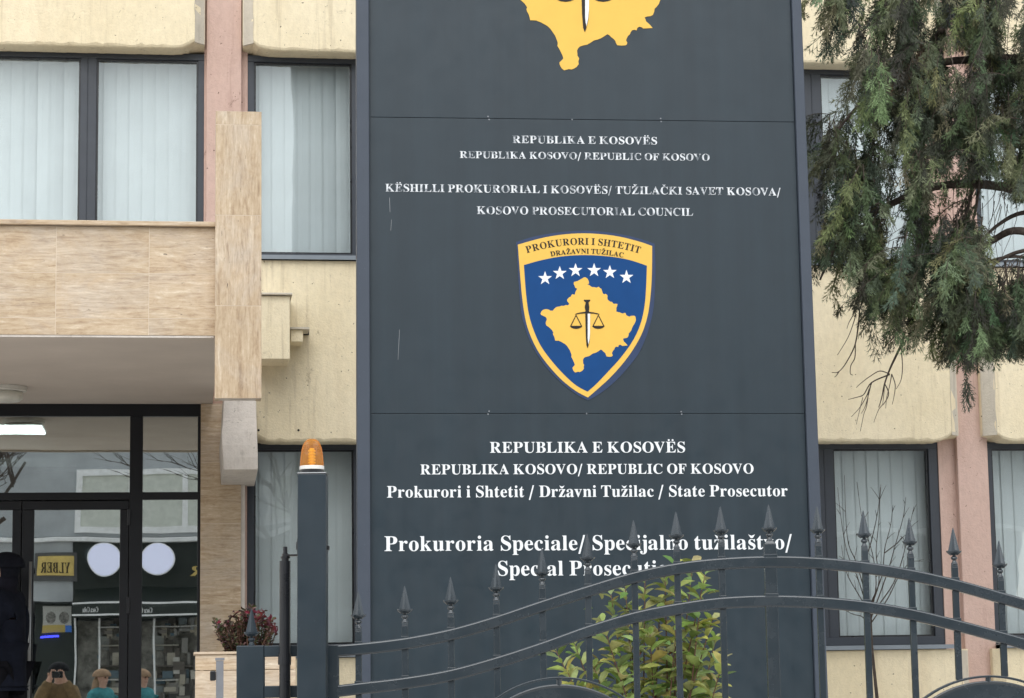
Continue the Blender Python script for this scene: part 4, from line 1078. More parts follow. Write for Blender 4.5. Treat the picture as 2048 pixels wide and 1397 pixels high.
# gate post with beacon
pu0, pu1 = GF.uv(601.5, 1000)[0], GF.uv(657.5, 1000)[0]
pv = GF.uv(628, 955)[1]
pc = (pu0 + pu1) / 2
qb, qt = [GF.uv(599, 1397)[0], GF.uv(656.5, 1397)[0]], [GF.uv(603, 950)[0], GF.uv(659, 950)[0]]
base = GF.w(pc, 0, 0)
GP = thing('gate_post', 'square anthracite gate post carrying an amber beacon', 'post', tuple(base))
hw = (pu1 - pu0) / 2
off = (qt[0] - qb[0]) * .3
m = M()
m.loft([[GF.w(qb[0] - off, 0, .10 - hw), GF.w(qb[1] - off, 0, .10 - hw), GF.w(qb[1] - off, 0, .10 + hw), GF.w(qb[0] - off, 0, .10 + hw)][::-1],
        [GF.w(qt[0], pv, .10 - hw), GF.w(qt[1], pv, .10 - hw), GF.w(qt[1], pv, .10 + hw), GF.w(qt[0], pv, .10 + hw)][::-1]])
obj('post_tube', m, POST, GP, bevel=.004, seg=3)
m = M().fbox(GF, qt[0] - .001, qt[1] + .001, pv + .0005, pv + .005, .10 - hw - .001, .10 + hw + .001)
obj('post_cap', m, STEEL, GP, bevel=.0015)
tc = (qt[0] + qt[1]) / 2 - .004
c = GF.w(tc, pv + .005, .10)
BL = thing('beacon_lamp', 'amber ribbed warning beacon with white base ring on top of the gate post', 'warning light', tuple(c))
k_ = GS * .985
obj('gasket', M().lathe(c, [(23.5 * k_, 0), (23.5 * k_, 7 * k_), (10 * k_, 7.2 * k_)], 32), TUBE, BL)
obj('base_ring', M().lathe(c, [(24.5 * k_, 7.4 * k_), (25 * k_, 8 * k_), (25 * k_, 14 * k_), (24 * k_, 15 * k_), (8 * k_, 15.2 * k_)], 40), plain("white plastic ring", (0.75, 0.74, 0.70), 0.4), BL)
amber = Nt("amber plastic", 0.10, 1.0)
amber.col(amber.ramp(amber.noise(3, 2), [(0.3, (0.72, 0.29, 0.05)), (0.7, (0.84, 0.42, 0.11))]))
_tr = amber.n('BsdfTransparent'); _tr.inputs[0].default_value = (1.0, 0.78, 0.36, 1)
_mx = amber.n('MixShader'); _mx.inputs[0].default_value = 0.70
amber.l(amber.b.outputs[0], _mx.inputs[1]); amber.l(_tr.outputs[0], _mx.inputs[2])
amber.l(_mx.outputs[0], amber.t.nodes['Material Output'].inputs[0])
core_m = plain("amber beacon core", (1.0, 0.72, 0.05), 0.5)
dome = obj('dome', M().lathe(c, [(22.5 * k_, 15.3 * k_), (22.6 * k_, 20 * k_), (21.3 * k_, 36 * k_), (19.3 * k_, 49 * k_), (16.6 * k_, 58 * k_), (12.8 * k_, 64.5 * k_), (8 * k_, 68.3 * k_), (3.5 * k_, 69.8 * k_), (.5 * k_, 70 * k_)], 52, .0022), amber.m, BL)
m = M().lathe(c, [(5 * k_, 15.4 * k_), (5 * k_, 50 * k_), (4 * k_, 51 * k_)], 12)
for z in range(20, 48, 6): m.lathe(c + Vector((0, 0, z * k_)), [(3 * k_, 0), (7.5 * k_, 0.3 * k_), (7.5 * k_, 3 * k_), (3 * k_, 3.3 * k_)], 12)
obj('lamp_core', m, core_m, BL)

# hinge tube of the side gate and its bracket
hu0, hu1 = GF.uv(562.5, 1200)[0], GF.uv(584.5, 1200)[0]
hr = (hu1 - hu0) / 2; hc = (hu0 + hu1) / 2
hv = GF.uv(574, 1124)[1]
HT = thing('hinge_tube', 'black round hinge tube with top bolt beside the gate post', 'tube', tuple(GF.w(hc, 0, .06)))
L = [GF.w(hc - .004, .0, .06), GF.w(hc, hv, .06)]
obj('tube', M().tube(L, hr, 20), TUBE, HT, smooth=False)
obj('sleeve', M().tube([GF.w(hc - .002, GF.uv(574, 1330)[1], .06), GF.w(hc - .001, GF.uv(574, 1308)[1], .06)], hr + .0035, 20), TUBE, HT)
m = M().tube([GF.w(hc + .001, hv, .06), GF.w(hc + .001, hv + 6 * GS, .06)], 7.5 * GS, 12)
m.tube([GF.w(hc + .001, hv + 5 * GS, .06), GF.w(hc + .001, hv + 9 * GS, .06)], 9.5 * GS, 6).tube([GF.w(hc + .001, hv + 9 * GS, .06), GF.w(hc + .001, hv + 15 * GS, .06)], 6.5 * GS, 6)
m.tube([GF.w(hc + .001, hv + 15 * GS, .06), GF.w(hc + .001, hv + 28 * GS, .06)], 4.3 * GS, 10)
obj('bolt', m, TUBE, HT)
a = GF.uv(574, 1113)[1]
m = M().fbox(GF, hc, qt[0] - .003, a - .003, a + .003, .045, .075)
m.fbox(GF, qt[0] - 4 * GS, qt[0] - 1.6 * GS, a - .5 * GS, a + 32 * GS, .06, .10)
m.tube([GF.w(qt[0] - 6 * GS, a + 18 * GS, .08), GF.w(qt[0] - 1.5 * GS, a + 18 * GS, .08)], 9 * GS, 12)
m.fbox(GF, qt[1] - .004, qt[1] + 2.8 * GS, a + 9 * GS, a + 17 * GS, .06, .10)
obj('hinge_bracket', m, TUBE, HT, bevel=.001)

# side gate leaf left of the post: broad stile with a window between its rails
gu0, gu1 = GF.uv(474, 1340)[0], GF.uv(529, 1340)[0]
vt, v1_, v2_, v3_ = GF.uv(540, 1291)[1], GF.uv(560, 1314)[1], GF.uv(560, 1372)[1], GF.uv(560, 1396)[1]
gu2 = GF.uv(599, 1340)[0]
SG = thing('side_gate', 'narrow anthracite side gate frame with a single spear head left of the post', 'gate', tuple(GF.w(gu0, 0, 0)))
m = M().fbox(GF, gu0, gu1, .05, vt, -.02, .02)
obj('stile', m, POST, SG, bevel=.004, seg=3)
m = M().fbox(GF, gu1 + .0005, gu2, v1_, vt - .0015, -.018, .0185)
obj('rail', m, POST, SG, bevel=.003)
m = M().fbox(GF, gu1 + .0005, gu2, v3_, v2_, -.018, .0185)
obj('rail', m, POST, SG, bevel=.003)
m = M().fbox(GF, gu1 + .0005, gu2, .10, .16, -.018, .0185)
obj('rail', m, POST, SG, bevel=.003)
su, sv = GF.uv(503, 1318)
m = spear(su, vt - 30 * GS)
sp = obj('spear_head', m, POST, SG)
m = M().fbox(GF, su - .010, su + .010, vt - .001, vt + 2.5 * GS, -.01, .01)
obj('spear_foot', m, POST, SG)

# ------------------------------------------------------------------ planter wall and handrail post
YQ = 12.6
qx0, qx1 = X(390, 1350, YQ), X(592, 1350, YQ)
zq = Z(450, 1309, YQ)
PW = thing('planter_wall', 'low travertine planter wall beside the entrance steps', 'wall', ((qx0 + qx1) / 2, 13.0, 0.0))
m = M()
zz = [0.0, .55, 1.1, Z(450, 1341, YQ), zq - .001]
xx = [qx0, X(572, 1350, YQ), qx1]
for i in range(4):
    for j in range(2):
        m.box(xx[j] + .0012, xx[j + 1] - .0012, YQ, YQ + .03, zz[i] + .0012, zz[i + 1] - .0012)
obj('stone_cladding', m, TRAV_H, PW, bevel=.002, seg=1)
m = M().box(qx0 + .002, qx1 - .002, YQ + .031, 13.35, 0.0, zq - .12)
obj('wall_core', m, CORBEL, PW)
m = M().box(qx0 - .008, qx1 + .006, YQ - .012, YQ + .05, zq, zq + .014).box(qx0 - .008, qx0 + .05, YQ + .0505, 13.4, zq, zq + .014)
obj('coping', m, TRAV_H, PW, bevel=.003)
m = M().box(qx0 + .05, qx1 - .01, YQ + .055, 13.3, zq - .119, zq - .05)
tag(obj('planter_soil', m, plain("potting soil", (0.06, 0.045, 0.03), 0.95, 0.1, var=0.4, scale=40), PW))
YH = 12.1
HRL = thing('handrail_post', 'grey flat bar handrail post with dark clip before the travertine planter wall', 'post', (X(438, 1397, YH), YH, 0))
obj('flat_bar', M().box(X(432, 1380, YH), X(447, 1380, YH), YH, YH + .02, 0.0, Z(438, 1322, YH)), HANDRAIL, HRL, bevel=.002)
obj('end_plate', M().box(X(430.5, 1340, YH), X(449, 1340, YH), YH - .004, YH + .024, Z(438, 1321.5, YH), Z(438, 1316, YH)), HANDRAIL, HRL, bevel=.001)
obj('clip', M().box(X(420, 1350, YH), X(431.8, 1350, YH), YH - .012, YH + .03, Z(430, 1362, YH), Z(430, 1342, YH)), TUBE, HRL, bevel=.006)
# ------------------------------------------------------------------ plants
def leafmesh(m, p, a, nrm, L, W, col, droop=.25):
    a = a.normalized(); s = a.cross(nrm)
    if s.length < 1e-4: s = a.orthogonal()
    s.normalize(); nn = s.cross(a).normalized()
    def pt(t, q): 
        return p + a * (L * t) + s * (W * q) + nn * (-droop * L * t * t + abs(q) * W * .5)
    vs = [pt(0, 0), pt(.25, -.36), pt(.28, 0), pt(.25, .36), pt(.6, -.5), pt(.62, 0), pt(.6, .5), pt(.86, -.27), pt(.86, 0), pt(.86, .27), pt(1, 0)]
    fs = [(0, 2, 1), (0, 3, 2), (1, 2, 5, 4), (2, 3, 6, 5), (4, 5, 8, 7), (5, 6, 9, 8), (7, 8, 10), (8, 9, 10)]
    m.add(vs, fs)
    if m.c is None: m.c = []
    m.c += [(*col, 1)] * len(vs)
def rdir(rg, z0, z1):
    a = rg.uniform(0, 2 * pi); z = rg.uniform(z0, z1)
    r = math.sqrt(max(0, 1 - z * z))
    return Vector((r * cos(a), r * sin(a), z))
YB = 10.4
rg = random.Random(5)
b0 = P(1300, 1348, YB); b0.z = 0
SH = thing('evergreen_shrub', 'yellow green broad leaved shrub growing between the gate bars and the sign', 'shrub', (b0.x, YB, 0))
stems = M(); lv = M(); lv.c = []
tips = [(1112, 1302), (1150, 1290), (1188, 1335), (1205, 1245), (1222, 1190), (1250, 1165), (1290, 1160), (1330, 1150), (1352, 1128), (1385, 1130), (1410, 1150), (1402, 1195), (1425, 1240), (1432, 1275), (1445, 1325), (1425, 1360), (1390, 1290), (1355, 1225), (1320, 1205), (1275, 1230), (1260, 1290), (1300, 1270), (1345, 1310), (1225, 1300), (1240, 1350), (1205, 1378), (1310, 1345), (1390, 1350), (1170, 1375), (1350, 1375), (1255, 1385), (1420, 1390), (1135, 1345)]
for i, (px, py) in enumerate(tips):
    tip = P(px, py, YB + rg.uniform(-.22, .22))
    root = Vector((b0.x + rg.uniform(-.10, .10), YB + rg.uniform(-.08, .08), 0.0))
    mid = root.lerp(tip, .55) + Vector(((root.x - tip.x) * .25, 0, .05))
    pts = [Vector(q) for q in catmull([tuple(root), tuple(root.lerp(mid, .5) + Vector((0, 0, .1))), tuple(mid), tuple(tip)], 6)]
    stems.tube(pts, [.009 - .007 * k / (len(pts) - 1) for k in range(len(pts))], 6)
    length = (tip - root).length
    axis = (pts[-1] - pts[-3]).normalized()
    nl = rg.randint(15, 20)
    for k in range(nl):
        t = (k / nl) ** 1.3
        q = tip + (pts[-5] - tip) * t * 1.0
        ang = k * 2.4 + rg.uniform(-.4, .4)
        o1 = axis.orthogonal().normalized(); o2 = axis.cross(o1)
        out = o1 * cos(ang) + o2 * sin(ang)
        up = .9 - .7 * t + rg.uniform(-.2, .2)
        d = (out + axis * up + Vector((0, -.1, .05))).normalized()
        L = rg.uniform(.08, .125) * (1 - .35 * (k < 3))
        r = rg.random()
        if r < .012: col = (.15, .06, .04)
        elif r < .74: col = (rg.uniform(.28, .44), rg.uniform(.34, .46), rg.uniform(.10, .18))
        else: col = (rg.uniform(.12, .20), rg.uniform(.18, .25), rg.uniform(.05, .08))
        leafmesh(lv, q, d, Vector((0, 0, 1)) + rdir(rg, -1, 1) * .45, L, L * rg.uniform(.42, .55), col, rg.uniform(.1, .45))
for k in range(260):
    px, py = rg.uniform(1180, 1435), rg.uniform(1180, 1700)
    if py > 1397: px = rg.uniform(1080, 1450)
    q = P(px, py, YB + rg.uniform(-.2, .3))
    d = rdir(rg, -.3, .8)
    col = (rg.uniform(.12, .24), rg.uniform(.17, .28), rg.uniform(.05, .09))
    L = rg.uniform(.05, .085)
    leafmesh(lv, q, d, Vector((0, 0, 1)) + rdir(rg, -1, 1) * .5, L, L * .45, col, .25)
obj('stems', stems, BARK_RED, SH, smooth=True)
obj('leaves', lv, LEAF, SH, smooth=False)

YR = 12.95
rg = random.Random(9)
r0 = P(495, 1300, YR)
zsoil = zq - .05
RS = thing('red_shrub', 'small shrub with dark green and burgundy leaves in the travertine planter', 'shrub', (r0.x, YR, zsoil))
stems = M(); lv = M(); lv.c = []
for i in range(80):
    px = rg.uniform(428, 556)
    h = 1212 + abs(px - 505) * .35 + rg.uniform(0, 34)
    if px < 462: h = max(h, 1224)
    tip = P(px, h, YR + rg.uniform(-.16, .16))
    root = Vector((r0.x + (tip.x - r0.x) * .45, YR + rg.uniform(-.1, .1), zsoil))
    pts = [root, root.lerp(tip, .5) + Vector((rg.uniform(-.02, .02), 0, .01)), tip]
    stems.tube(pts, [.004, .003, .0015], 5)
    n = 30
    for k in range(n):
        t = k / n
        q = tip.lerp(root, t * .95)
        d = (rdir(rg, -.2, .8) + Vector((0, -.2, .3 * (1 - t)))).normalized()
        L = rg.uniform(.016, .028) * (1.35 if k < 4 else 1)
        if k < 5 and (px > 505 and rg.random() < .8 or rg.random() < .15): col = (rg.uniform(.11, .20), rg.uniform(.02, .035), rg.uniform(.03, .05))
        elif rg.random() < .12: col = (.22, .13, .12)
        elif rg.random() < .5: col = (rg.uniform(.05, .09), rg.uniform(.03, .045), rg.uniform(.025, .04))
        else: col = (rg.uniform(.05, .085), rg.uniform(.06, .085), rg.uniform(.025, .04))
        leafmesh(lv, q, d, rdir(rg, .2, 1), L, L * .55, col, .2)
obj('stems', stems, BARK_RED, RS)
obj('leaves', lv, LEAF, RS)

# young bare tree before the lower right window
YY = 15.4
def twig(m, pts, Y, r0_, r1_, rg=None, sc_=None, wob=.0, n=5):
    q = []
    for i, (x, y) in enumerate(pts):
        if sc_: x, y = sc_(x, y)
        q.append(tuple(P(x, y, Y + (rg.uniform(-wob, wob) if rg else 0))))
    q = catmull(q, 5)
    m.tube(q, [r0_ + (r1_ - r0_) * i / (len(q) - 1) for i in range(len(q))], n)
    return q
rg = random.Random(21)
c7 = lambda x, y: (1560 + x / 2.602, 860 + y / 2.602)
bs = P(1752, 1348, YY); bs.z = 0
SA = thing('bare_sapling', 'thin leafless sapling in front of the lower right window', 'tree', (bs.x, YY, 0))
m = M()
m.tube([Vector((bs.x + .03, YY, 0)), Vector((bs.x + .02, YY, .8)), P(*c7(505, 1397), YY), P(*c7(490, 1250), YY), P(*c7(478, 1120), YY), P(*c7(472, 950), YY)], [.016, .015, .013, .011, .009, .006], 8)
obj('trunk', m, BARK, SA, smooth=True)
m = M()
BR = [[(472, 950), (440, 880), (400, 760), (350, 640), (320, 480), (300, 300)], [(478, 940), (500, 800), (480, 640), (430, 480), (400, 270)], [(474, 920), (515, 790), (500, 640), (512, 500), (525, 285)],
      [(474, 900), (530, 760), (545, 620), (575, 500), (588, 392)], [(474, 980), (560, 740), (600, 600), (640, 460), (655, 350)], [(500, 930), (590, 800), (640, 660), (670, 520), (697, 400)],
      [(478, 1000), (560, 880), (620, 760), (680, 690), (742, 685)], [(474, 960), (410, 860), (345, 740), (320, 600)], [(470, 940), (400, 700), (350, 560), (335, 235)], [(430, 700), (470, 600), (510, 420), (522, 300)], [(472, 1030), (430, 975), (380, 960), (330, 935)], [(545, 640), (610, 590), (640, 560), (650, 620)]]
for b in BR:
    q = twig(m, b, YY, .0048, .0014, rg, c7, .06)
    for k in range(6, len(q) - 2, 3):
        p0 = Vector(q[k]); d = (Vector(q[k + 1]) - p0).normalized()
        e = p0 + (d + rdir(rg, -.2, .6) * .9).normalized() * rg.uniform(.03, .11)
        m.tube([p0, p0.lerp(e, .5) + Vector((0, 0, .004)), e], [.0026, .002, .0012], 4)
obj('branches', m, BARK, SA, smooth=True)

# conifer with hanging sprays, rooted out of frame on the right
YT = 13.55
rg = random.Random(33)
tb = P(2260, 1348, YT); tb.z = 0
TR = thing('conifer_tree', 'large conifer with drooping scaly sprays hanging over the right windows', 'tree', (tb.x, YT, 0))
m = M()
tz = [0, 1.5, 3, 4.5, 6, 7.5, 9.5]
m.tube([Vector((tb.x + .04 * sin(z), YT + .03 * cos(z * 1.3), z)) for z in tz], [.22, .19, .165, .14, .115, .085, .04], 12)
obj('trunk', m, BARK, TR, smooth=True)
m = M()
LIMB = [([(2222, 760), (2120, 590), (2048, 572), (1990, 612), (1945, 668)], .05, .012), ([(2222, 640), (2120, 500), (2040, 462), (1985, 482), (1900, 545), (1830, 600), (1775, 640)], .035, .006),
        ([(2222, 600), (2130, 440), (2050, 425), (1990, 455), (1950, 500)], .025, .006), ([(2222, 100), (2080, -120), (1920, -60), (1893, 30), (1872, 108), (1850, 240), (1840, 380)], .06, .010),
        ([(1893, 30), (1940, 30), (1975, 90), (1985, 180)], .025, .006), ([(1885, 60), (1862, 85), (1838, 108)], .02, .006), ([(2222, 420), (2090, 150), (1940, 120), (1800, 150), (1720, 210), (1675, 262)], .04, .006),
        ([(2222, 560), (2080, 400), (1900, 370), (1760, 420), (1680, 480), (1640, 560)], .04, .006), ([(2222, 200), (2060, -60), (1860, -90), (1740, -40), (1672, 40)], .045, .008),
        ([(2222, 560), (2140, 505), (2060, 500), (2000, 520), (1962, 560)], .022, .006), ([(2222, 660), (2150, 560), (2048, 515), (1960, 530), (1880, 585)], .018, .004), ([(1950, 330), (1935, 420), (1905, 470), (1880, 520)], .012, .004), ([(1960, 330), (1950, 430), (1915, 500)], .010, .003)]
for pts, a, b in LIMB:
    twig(m, pts, YT, a, b, rg, None, .12, 7)
ct = lambda x, y: (1640 + x / 5.02, 640 + y / 5.02)
TW = [([(400, -120), (390, 0), (355, 240), (270, 420), (190, 520), (120, 530)], .0045, .0016), ([(355, 240), (350, 380), (310, 460), (305, 540), (330, 555)], .003, .0015), ([(360, -60), (340, 20), (280, 180), (175, 355)], .003, .0014),
      ([(330, -40), (290, 30), (270, 90)], .0025, .0012), ([(190, 520), (165, 560), (145, 575)], .003, .0012), ([(850, 120), (825, 230), (760, 370), (700, 500), (650, 640), (620, 780), (590, 880)], .008, .0018), ([(700, 545), (600, 515), (500, 570), (420, 630), (365, 680)], .003, .0014),
      ([(700, 550), (520, 630), (440, 750), (380, 775), (285, 800)], .004, .0014), ([(520, 630), (470, 760), (400, 880), (315, 975)], .003, .0012), ([(510, 660), (475, 800), (450, 880), (415, 940)], .0025, .0012), ([(490, 700), (470, 860), (440, 950), (405, 1120)], .0025, .0012),
      ([(430, 780), (400, 900), (365, 1050)], .002, .001), ([(650, 640), (690, 740), (650, 830), (590, 900), (540, 1030)], .003, .0012), ([(720, 545), (755, 650), (745, 760), (725, 850)], .003, .0012), ([(810, 250), (828, 450), (815, 600), (765, 695)], .003, .0013),
      ([(650, 640), (640, 760), (628, 860)], .0025, .0012), ([(720, 545), (700, 660), (670, 780), (660, 890)], .0025, .0012), ([(760, 160), (700, 220), (640, 280)], .0025, .0012), ([(1440, 330), (1452, 440), (1465, 530)], .0028, .0018), ([(2048, 150), (1960, 270), (1880, 300), (1740, 290)], .002, .001), ([(2100, 360), (2040, 380), (2000, 375)], .002, .001), ([(2100, 440), (2030, 455), (1990, 440)], .002, .001)]
for pts, a, b in TW:
    twig(m, pts, YT - .05, a * 1.25, b * 1.25, rg, ct, .03, 5)
for (x, y) in ((1778, 350), (1800, 380), (1990, 350), (1920, 380), (2010, 400), (1940, 400), (1750, 395), (1890, 60), (2010, 30), (1985, 200), (1820, 560), (1970, 560)):
    for k in range(5):
        x0, y0 = x + rg.uniform(-25, 25), y + rg.uniform(-20, 20)
        twig(m, [(x0, y0), (x0 - rg.uniform(-8, 14), y0 + 45), (x0 - rg.uniform(-10, 40), y0 + rg.uniform(70, 130))], YT + rg.uniform(-.3, .3), .003, .0015, rg, None, .03, 4)
obj('branches', m, BARK, TR, smooth=True)

OUTL = [(1648, -60), (1640, 40), (1652, 62), (1676, 60), (1684, 105), (1702, 95), (1700, 60), (1728, 60), (1742, 70), (1736, 110), (1706, 128), (1706, 165), (1700, 200), (1702, 235), (1664, 255), (1650, 275), (1622, 300), (1640, 335), (1650, 370), (1630, 395), (1618, 430), (1618, 530), (1635, 540), (1668, 545), (1676, 575), (1704, 570), (1716, 610), (1742, 640), (1762, 610), (1776, 565), (1790, 600), (1785, 640), (1800, 668), (1822, 672), (1850, 650), (1848, 610), (1880, 585), (1896, 620), (1905, 650), (1925, 668), (1975, 672), (2000, 640), (2110, 660), (2110, -60)]
GAPS = [[(1772, 338), (1800, 350), (1818, 395), (1815, 470), (1800, 505), (1778, 470), (1768, 400)], [(1962, 350), (2005, 335), (2040, 395), (2120, 400), (2120, 560), (2040, 545), (1990, 590), (1968, 545), (1985, 480), (1952, 425)],
        [(1902, 365), (1932, 345), (1930, 420), (1905, 470), (1888, 462)], [(2008, 25), (2048, 5), (2048, 95), (2015, 120), (2000, 80)], [(1895, 85), (1940, 85), (1948, 135), (1905, 132)], [(1770, 335), (1795, 310), (1800, 345)], [(1845, 270), (1862, 300), (1855, 320), (1842, 300)], [(1888, 205), (1900, 210), (1897, 260), (1884, 255)], [(1715, 280), (1728, 250), (1735, 200), (1745, 260), (1738, 300)]]
lv = M(); lv.c = []
LV_V = []; LV_F = []; LV_C = []
def spray(p, d, s, L, col, full=1.0):
    d = d.normalized(); s = (s - d * s.dot(d)).normalized(); nn = d.cross(s)
    def tri(a, b, c):
        i = len(LV_V)
        LV_V.extend((a, b, c)); LV_F.append((i, i + 1, i + 2)); LV_C.extend((col, col, col))
    def quad(a, b, c, e):
        i = len(LV_V)
        LV_V.extend((a, b, c, e)); LV_F.append((i, i + 1, i + 2, i + 3)); LV_C.extend((col,) * 4)
    bend = rg.uniform(-.25, .25)
    nb = 6
    prev = p
    base = col
    for i in range(nb):
        t = (i + .5) / nb
        q = p + d * (L * t) + s * (bend * L * t * t) + Vector((0, 0, -1)) * (L * .12 * t * t)
        quad(prev - s * .002, prev + s * .002, q + s * .0016, q - s * .0016)
        prev = q
        for side in (-1, 1):
            v_ = rg.uniform(.65, 1.3)
            col = (base[0] * v_, base[1] * v_, base[2] * v_, 1)
            bl = L * .46 * math.sin(pi * (.12 + .86 * (1 - t) ** .8)) * rg.uniform(.7, 1.3) + .010
            ang = radians(rg.uniform(22, 46))
            bd = (d * cos(ang) + s * (side * sin(ang)) + nn * rg.uniform(-.4, .4)).normalized()
            bs_ = bd.cross(nn).normalized()
            w_ = .0026
            e = q + bd * bl + Vector((0, 0, -1)) * bl * .2
            mid = q.lerp(e, .5)
            quad(q, mid + bs_ * w_, e, mid - bs_ * w_)
            for s2_ in (-1, 1):
                b0_ = q.lerp(e, rg.uniform(.3, .6))
                ll = bl * .38 + .004
                ed = (bd * .8 + bs_ * s2_ * .6 + nn * rg.uniform(-.4, .4)).normalized()
                pd = ed.cross(nn).normalized()
                tri(b0_ - pd * .0028, b0_ + pd * .0028, b0_ + ed * ll)
def ctone(rg, warm):
    r = rg.random()
    if r < .003: return (.13, .075, .045, 1)
    if r < .25 + warm: return (rg.uniform(.13, .185), rg.uniform(.16, .21), rg.uniform(.075, .11), 1)
    if r < .7: return (rg.uniform(.06, .09), rg.uniform(.083, .115), rg.uniform(.045, .065), 1)
    return (rg.uniform(.03, .045), rg.uniform(.037, .05), rg.uniform(.025, .035), 1)
count = 0
tries = 0
STR = M()
while count < 960 and tries < 12000:
    tries += 1
    x, y = rg.uniform(1605, 2110), rg.uniform(-80, 690)
    if tries % 9 == 0: x, y = rg.uniform(1895, 2110), rg.uniform(575, 668)
    if not inside(x - (24 if x < 1760 else 0), y, OUTL) or not inside(x, y + (38 if x < 1880 else 5), OUTL) or any(inside(x + q_, y + r_, g) for g in GAPS for q_, r_ in (((0, 0), (0, 30), (0, -30)) if y < 540 else ((0, 0),))): continue
    nv = mnoise.noise(Vector((x / 45, y / 110, 3.1)))
    if nv < -.04 and rg.random() < .75 and y < 560: continue
    dep = max(-.4, min(.75, rg.gauss(.05, .3))) - nv * .35
    LS = rg.uniform(.16, .42)
    pxl = LS / YT * FPX
    y0 = y - pxl * .5
    ns = max(3, int(LS / .042))
    p = P(x, y0, YT + dep)
    sway = Vector((rg.gauss(-.16, .22), rg.gauss(-.10, .25), 0))
    arch = rg.random() < .22
    tone = ctone(rg, .12 if nv > .15 else 0)
    pts = []
    for k in range(ns + 1):
        t = k / ns
        z = -t * LS if not arch else LS * (.25 * t - .9 * t * t)
        q = p + sway * (LS * t) * (2.6 if arch else 1.0) + Vector((0, 0, z))
        pts.append(q)
    STR.tube(pts, [.0035 - .002 * k / ns for k in range(ns + 1)], 4)
    for k in range(1, ns + 1):
        q = pts[k]
        sc2 = CR.dot(q - EYE) / _F.dot(q - EYE) * FPX + 1024, 698.5 - CU.dot(q - EYE) / _F.dot(q - EYE) * FPX
        if any(inside(*sc2, g) for g in GAPS) and rg.random() < .9: continue
        for m2 in range(2):
            ax = (pts[k] - pts[k - 1]).normalized()
            d = (ax * .8 + Vector((rg.gauss(0, .45), rg.gauss(-.08, .45), -.35))).normalized()
            sv_ = Vector((cos(rg.gauss(0, .8)), sin(rg.gauss(0, .8)), rg.uniform(-.3, .3)))
            tip_ = 1.0 + .25 * (k / ns) * rg.random()
            spray(q, d, sv_, rg.uniform(.06, .125), tuple(c_ * tip_ for c_ in tone[:3]) + (1,))
    count += 1
obj('twigs', STR, BARK, TR)
hx = [P(*ct(1465 + (k % 3) * 8 - 6, 520 + k * 26), YT - .05 + .01 * (k % 2)) for k in range(8)]
for k, p in enumerate(hx):
    spray(p, Vector((rg.uniform(-.3, .4), -.05, -1)), Vector((cos(k * .8), sin(k * .8), 0)), .11, (.07, .095, .07, 1))
for px, py in ((1746, 640), (1738, 655), (1765, 640), (1742, 610)):
    spray(P(px, py, YT), Vector((.1, 0, -1)), Vector((1, .3, 0)), .17, (.075, .09, .055, 1))
for px, py, dx in ((1650, 296, -1), (1660, 300, -1), (1690, 70, -.4), (1655, 60, -.5), (1640, 300, -.8), (1650, 480, -.5), (1640, 470, -.3)):
    spray(P(px, py, YT), Vector((dx, -.05, -.55)), Vector((.2, .3, 1)), .16, (.10, .125, .07, 1))
me = bpy.data.meshes.new('foliage')
org = ORG[TR.name]
me.from_pydata([tuple(q - org) for q in LV_V], [], LV_F)
a = me.color_attributes.new('tint', 'FLOAT_COLOR', 'POINT')
a.data.foreach_set('color', [x for c_ in LV_C for x in c_])
link('foliage', me, CONIFER, TR, org)
# ------------------------------------------------------------------ across the street (seen mirrored in the door glass)
YV = 2 * YG + 12.0                                   # where the mirror shows the opposite front at y = -12
YO = -12.0
def RX(px, py): return P(px, py, YV).x
def RZ(px, py): return P(px, py, YV).z
WALL_O = plain("grey rendered street front", (0.44, 0.46, 0.47), 0.9, 0.1, var=0.15, scale=1.5)
TRIM_O = plain("white window trim", (0.92, 0.92, 0.90), 0.6, 0.2)
CURT = plain("pale curtain behind street window", (0.66, 0.68, 0.61), 0.6, 0.3)
DARK_O = plain("dark green shop fascia", (0.025, 0.032, 0.028), 0.5, 0.3)
SHOPIN = plain("shop display mix", (0.30, 0.29, 0.26), 0.7, 0.2, var=0.7, scale=4)
GOLD = plain("gold sign plate", (0.75, 0.55, 0.17), 0.4, 0.4)
SO_ = thing('shop_building', 'grey rendered shop building across the street with white framed windows and dark shop front', 'building', (0, YO, 0))
zf0, zf1 = RZ(200, 1200), RZ(200, 1085)
m = M().box(-16, 18, YO - 8, YO, zf1 + .12, 7.4)
m.box(-16, 18, YO - 8, YO - 2.2, 0, zf1 + .12)
obj('wall', m, WALL_O, SO_)
obj('shop_fascia', M().box(RX(148, 1140), RX(600, 1140), YO - .3, YO + .02, RZ(200, 1236), zf1), DARK_O, SO_)
obj('shop_fascia', M().box(-16, RX(147, 1140), YO - .3, YO + .02, RZ(200, 1200), zf1), WALL_O, SO_)
obj('cornice', M().box(-16, 18, YO - .3, YO + .18, zf1 + .001, zf1 + .10), TRIM_O, SO_, bevel=.02)
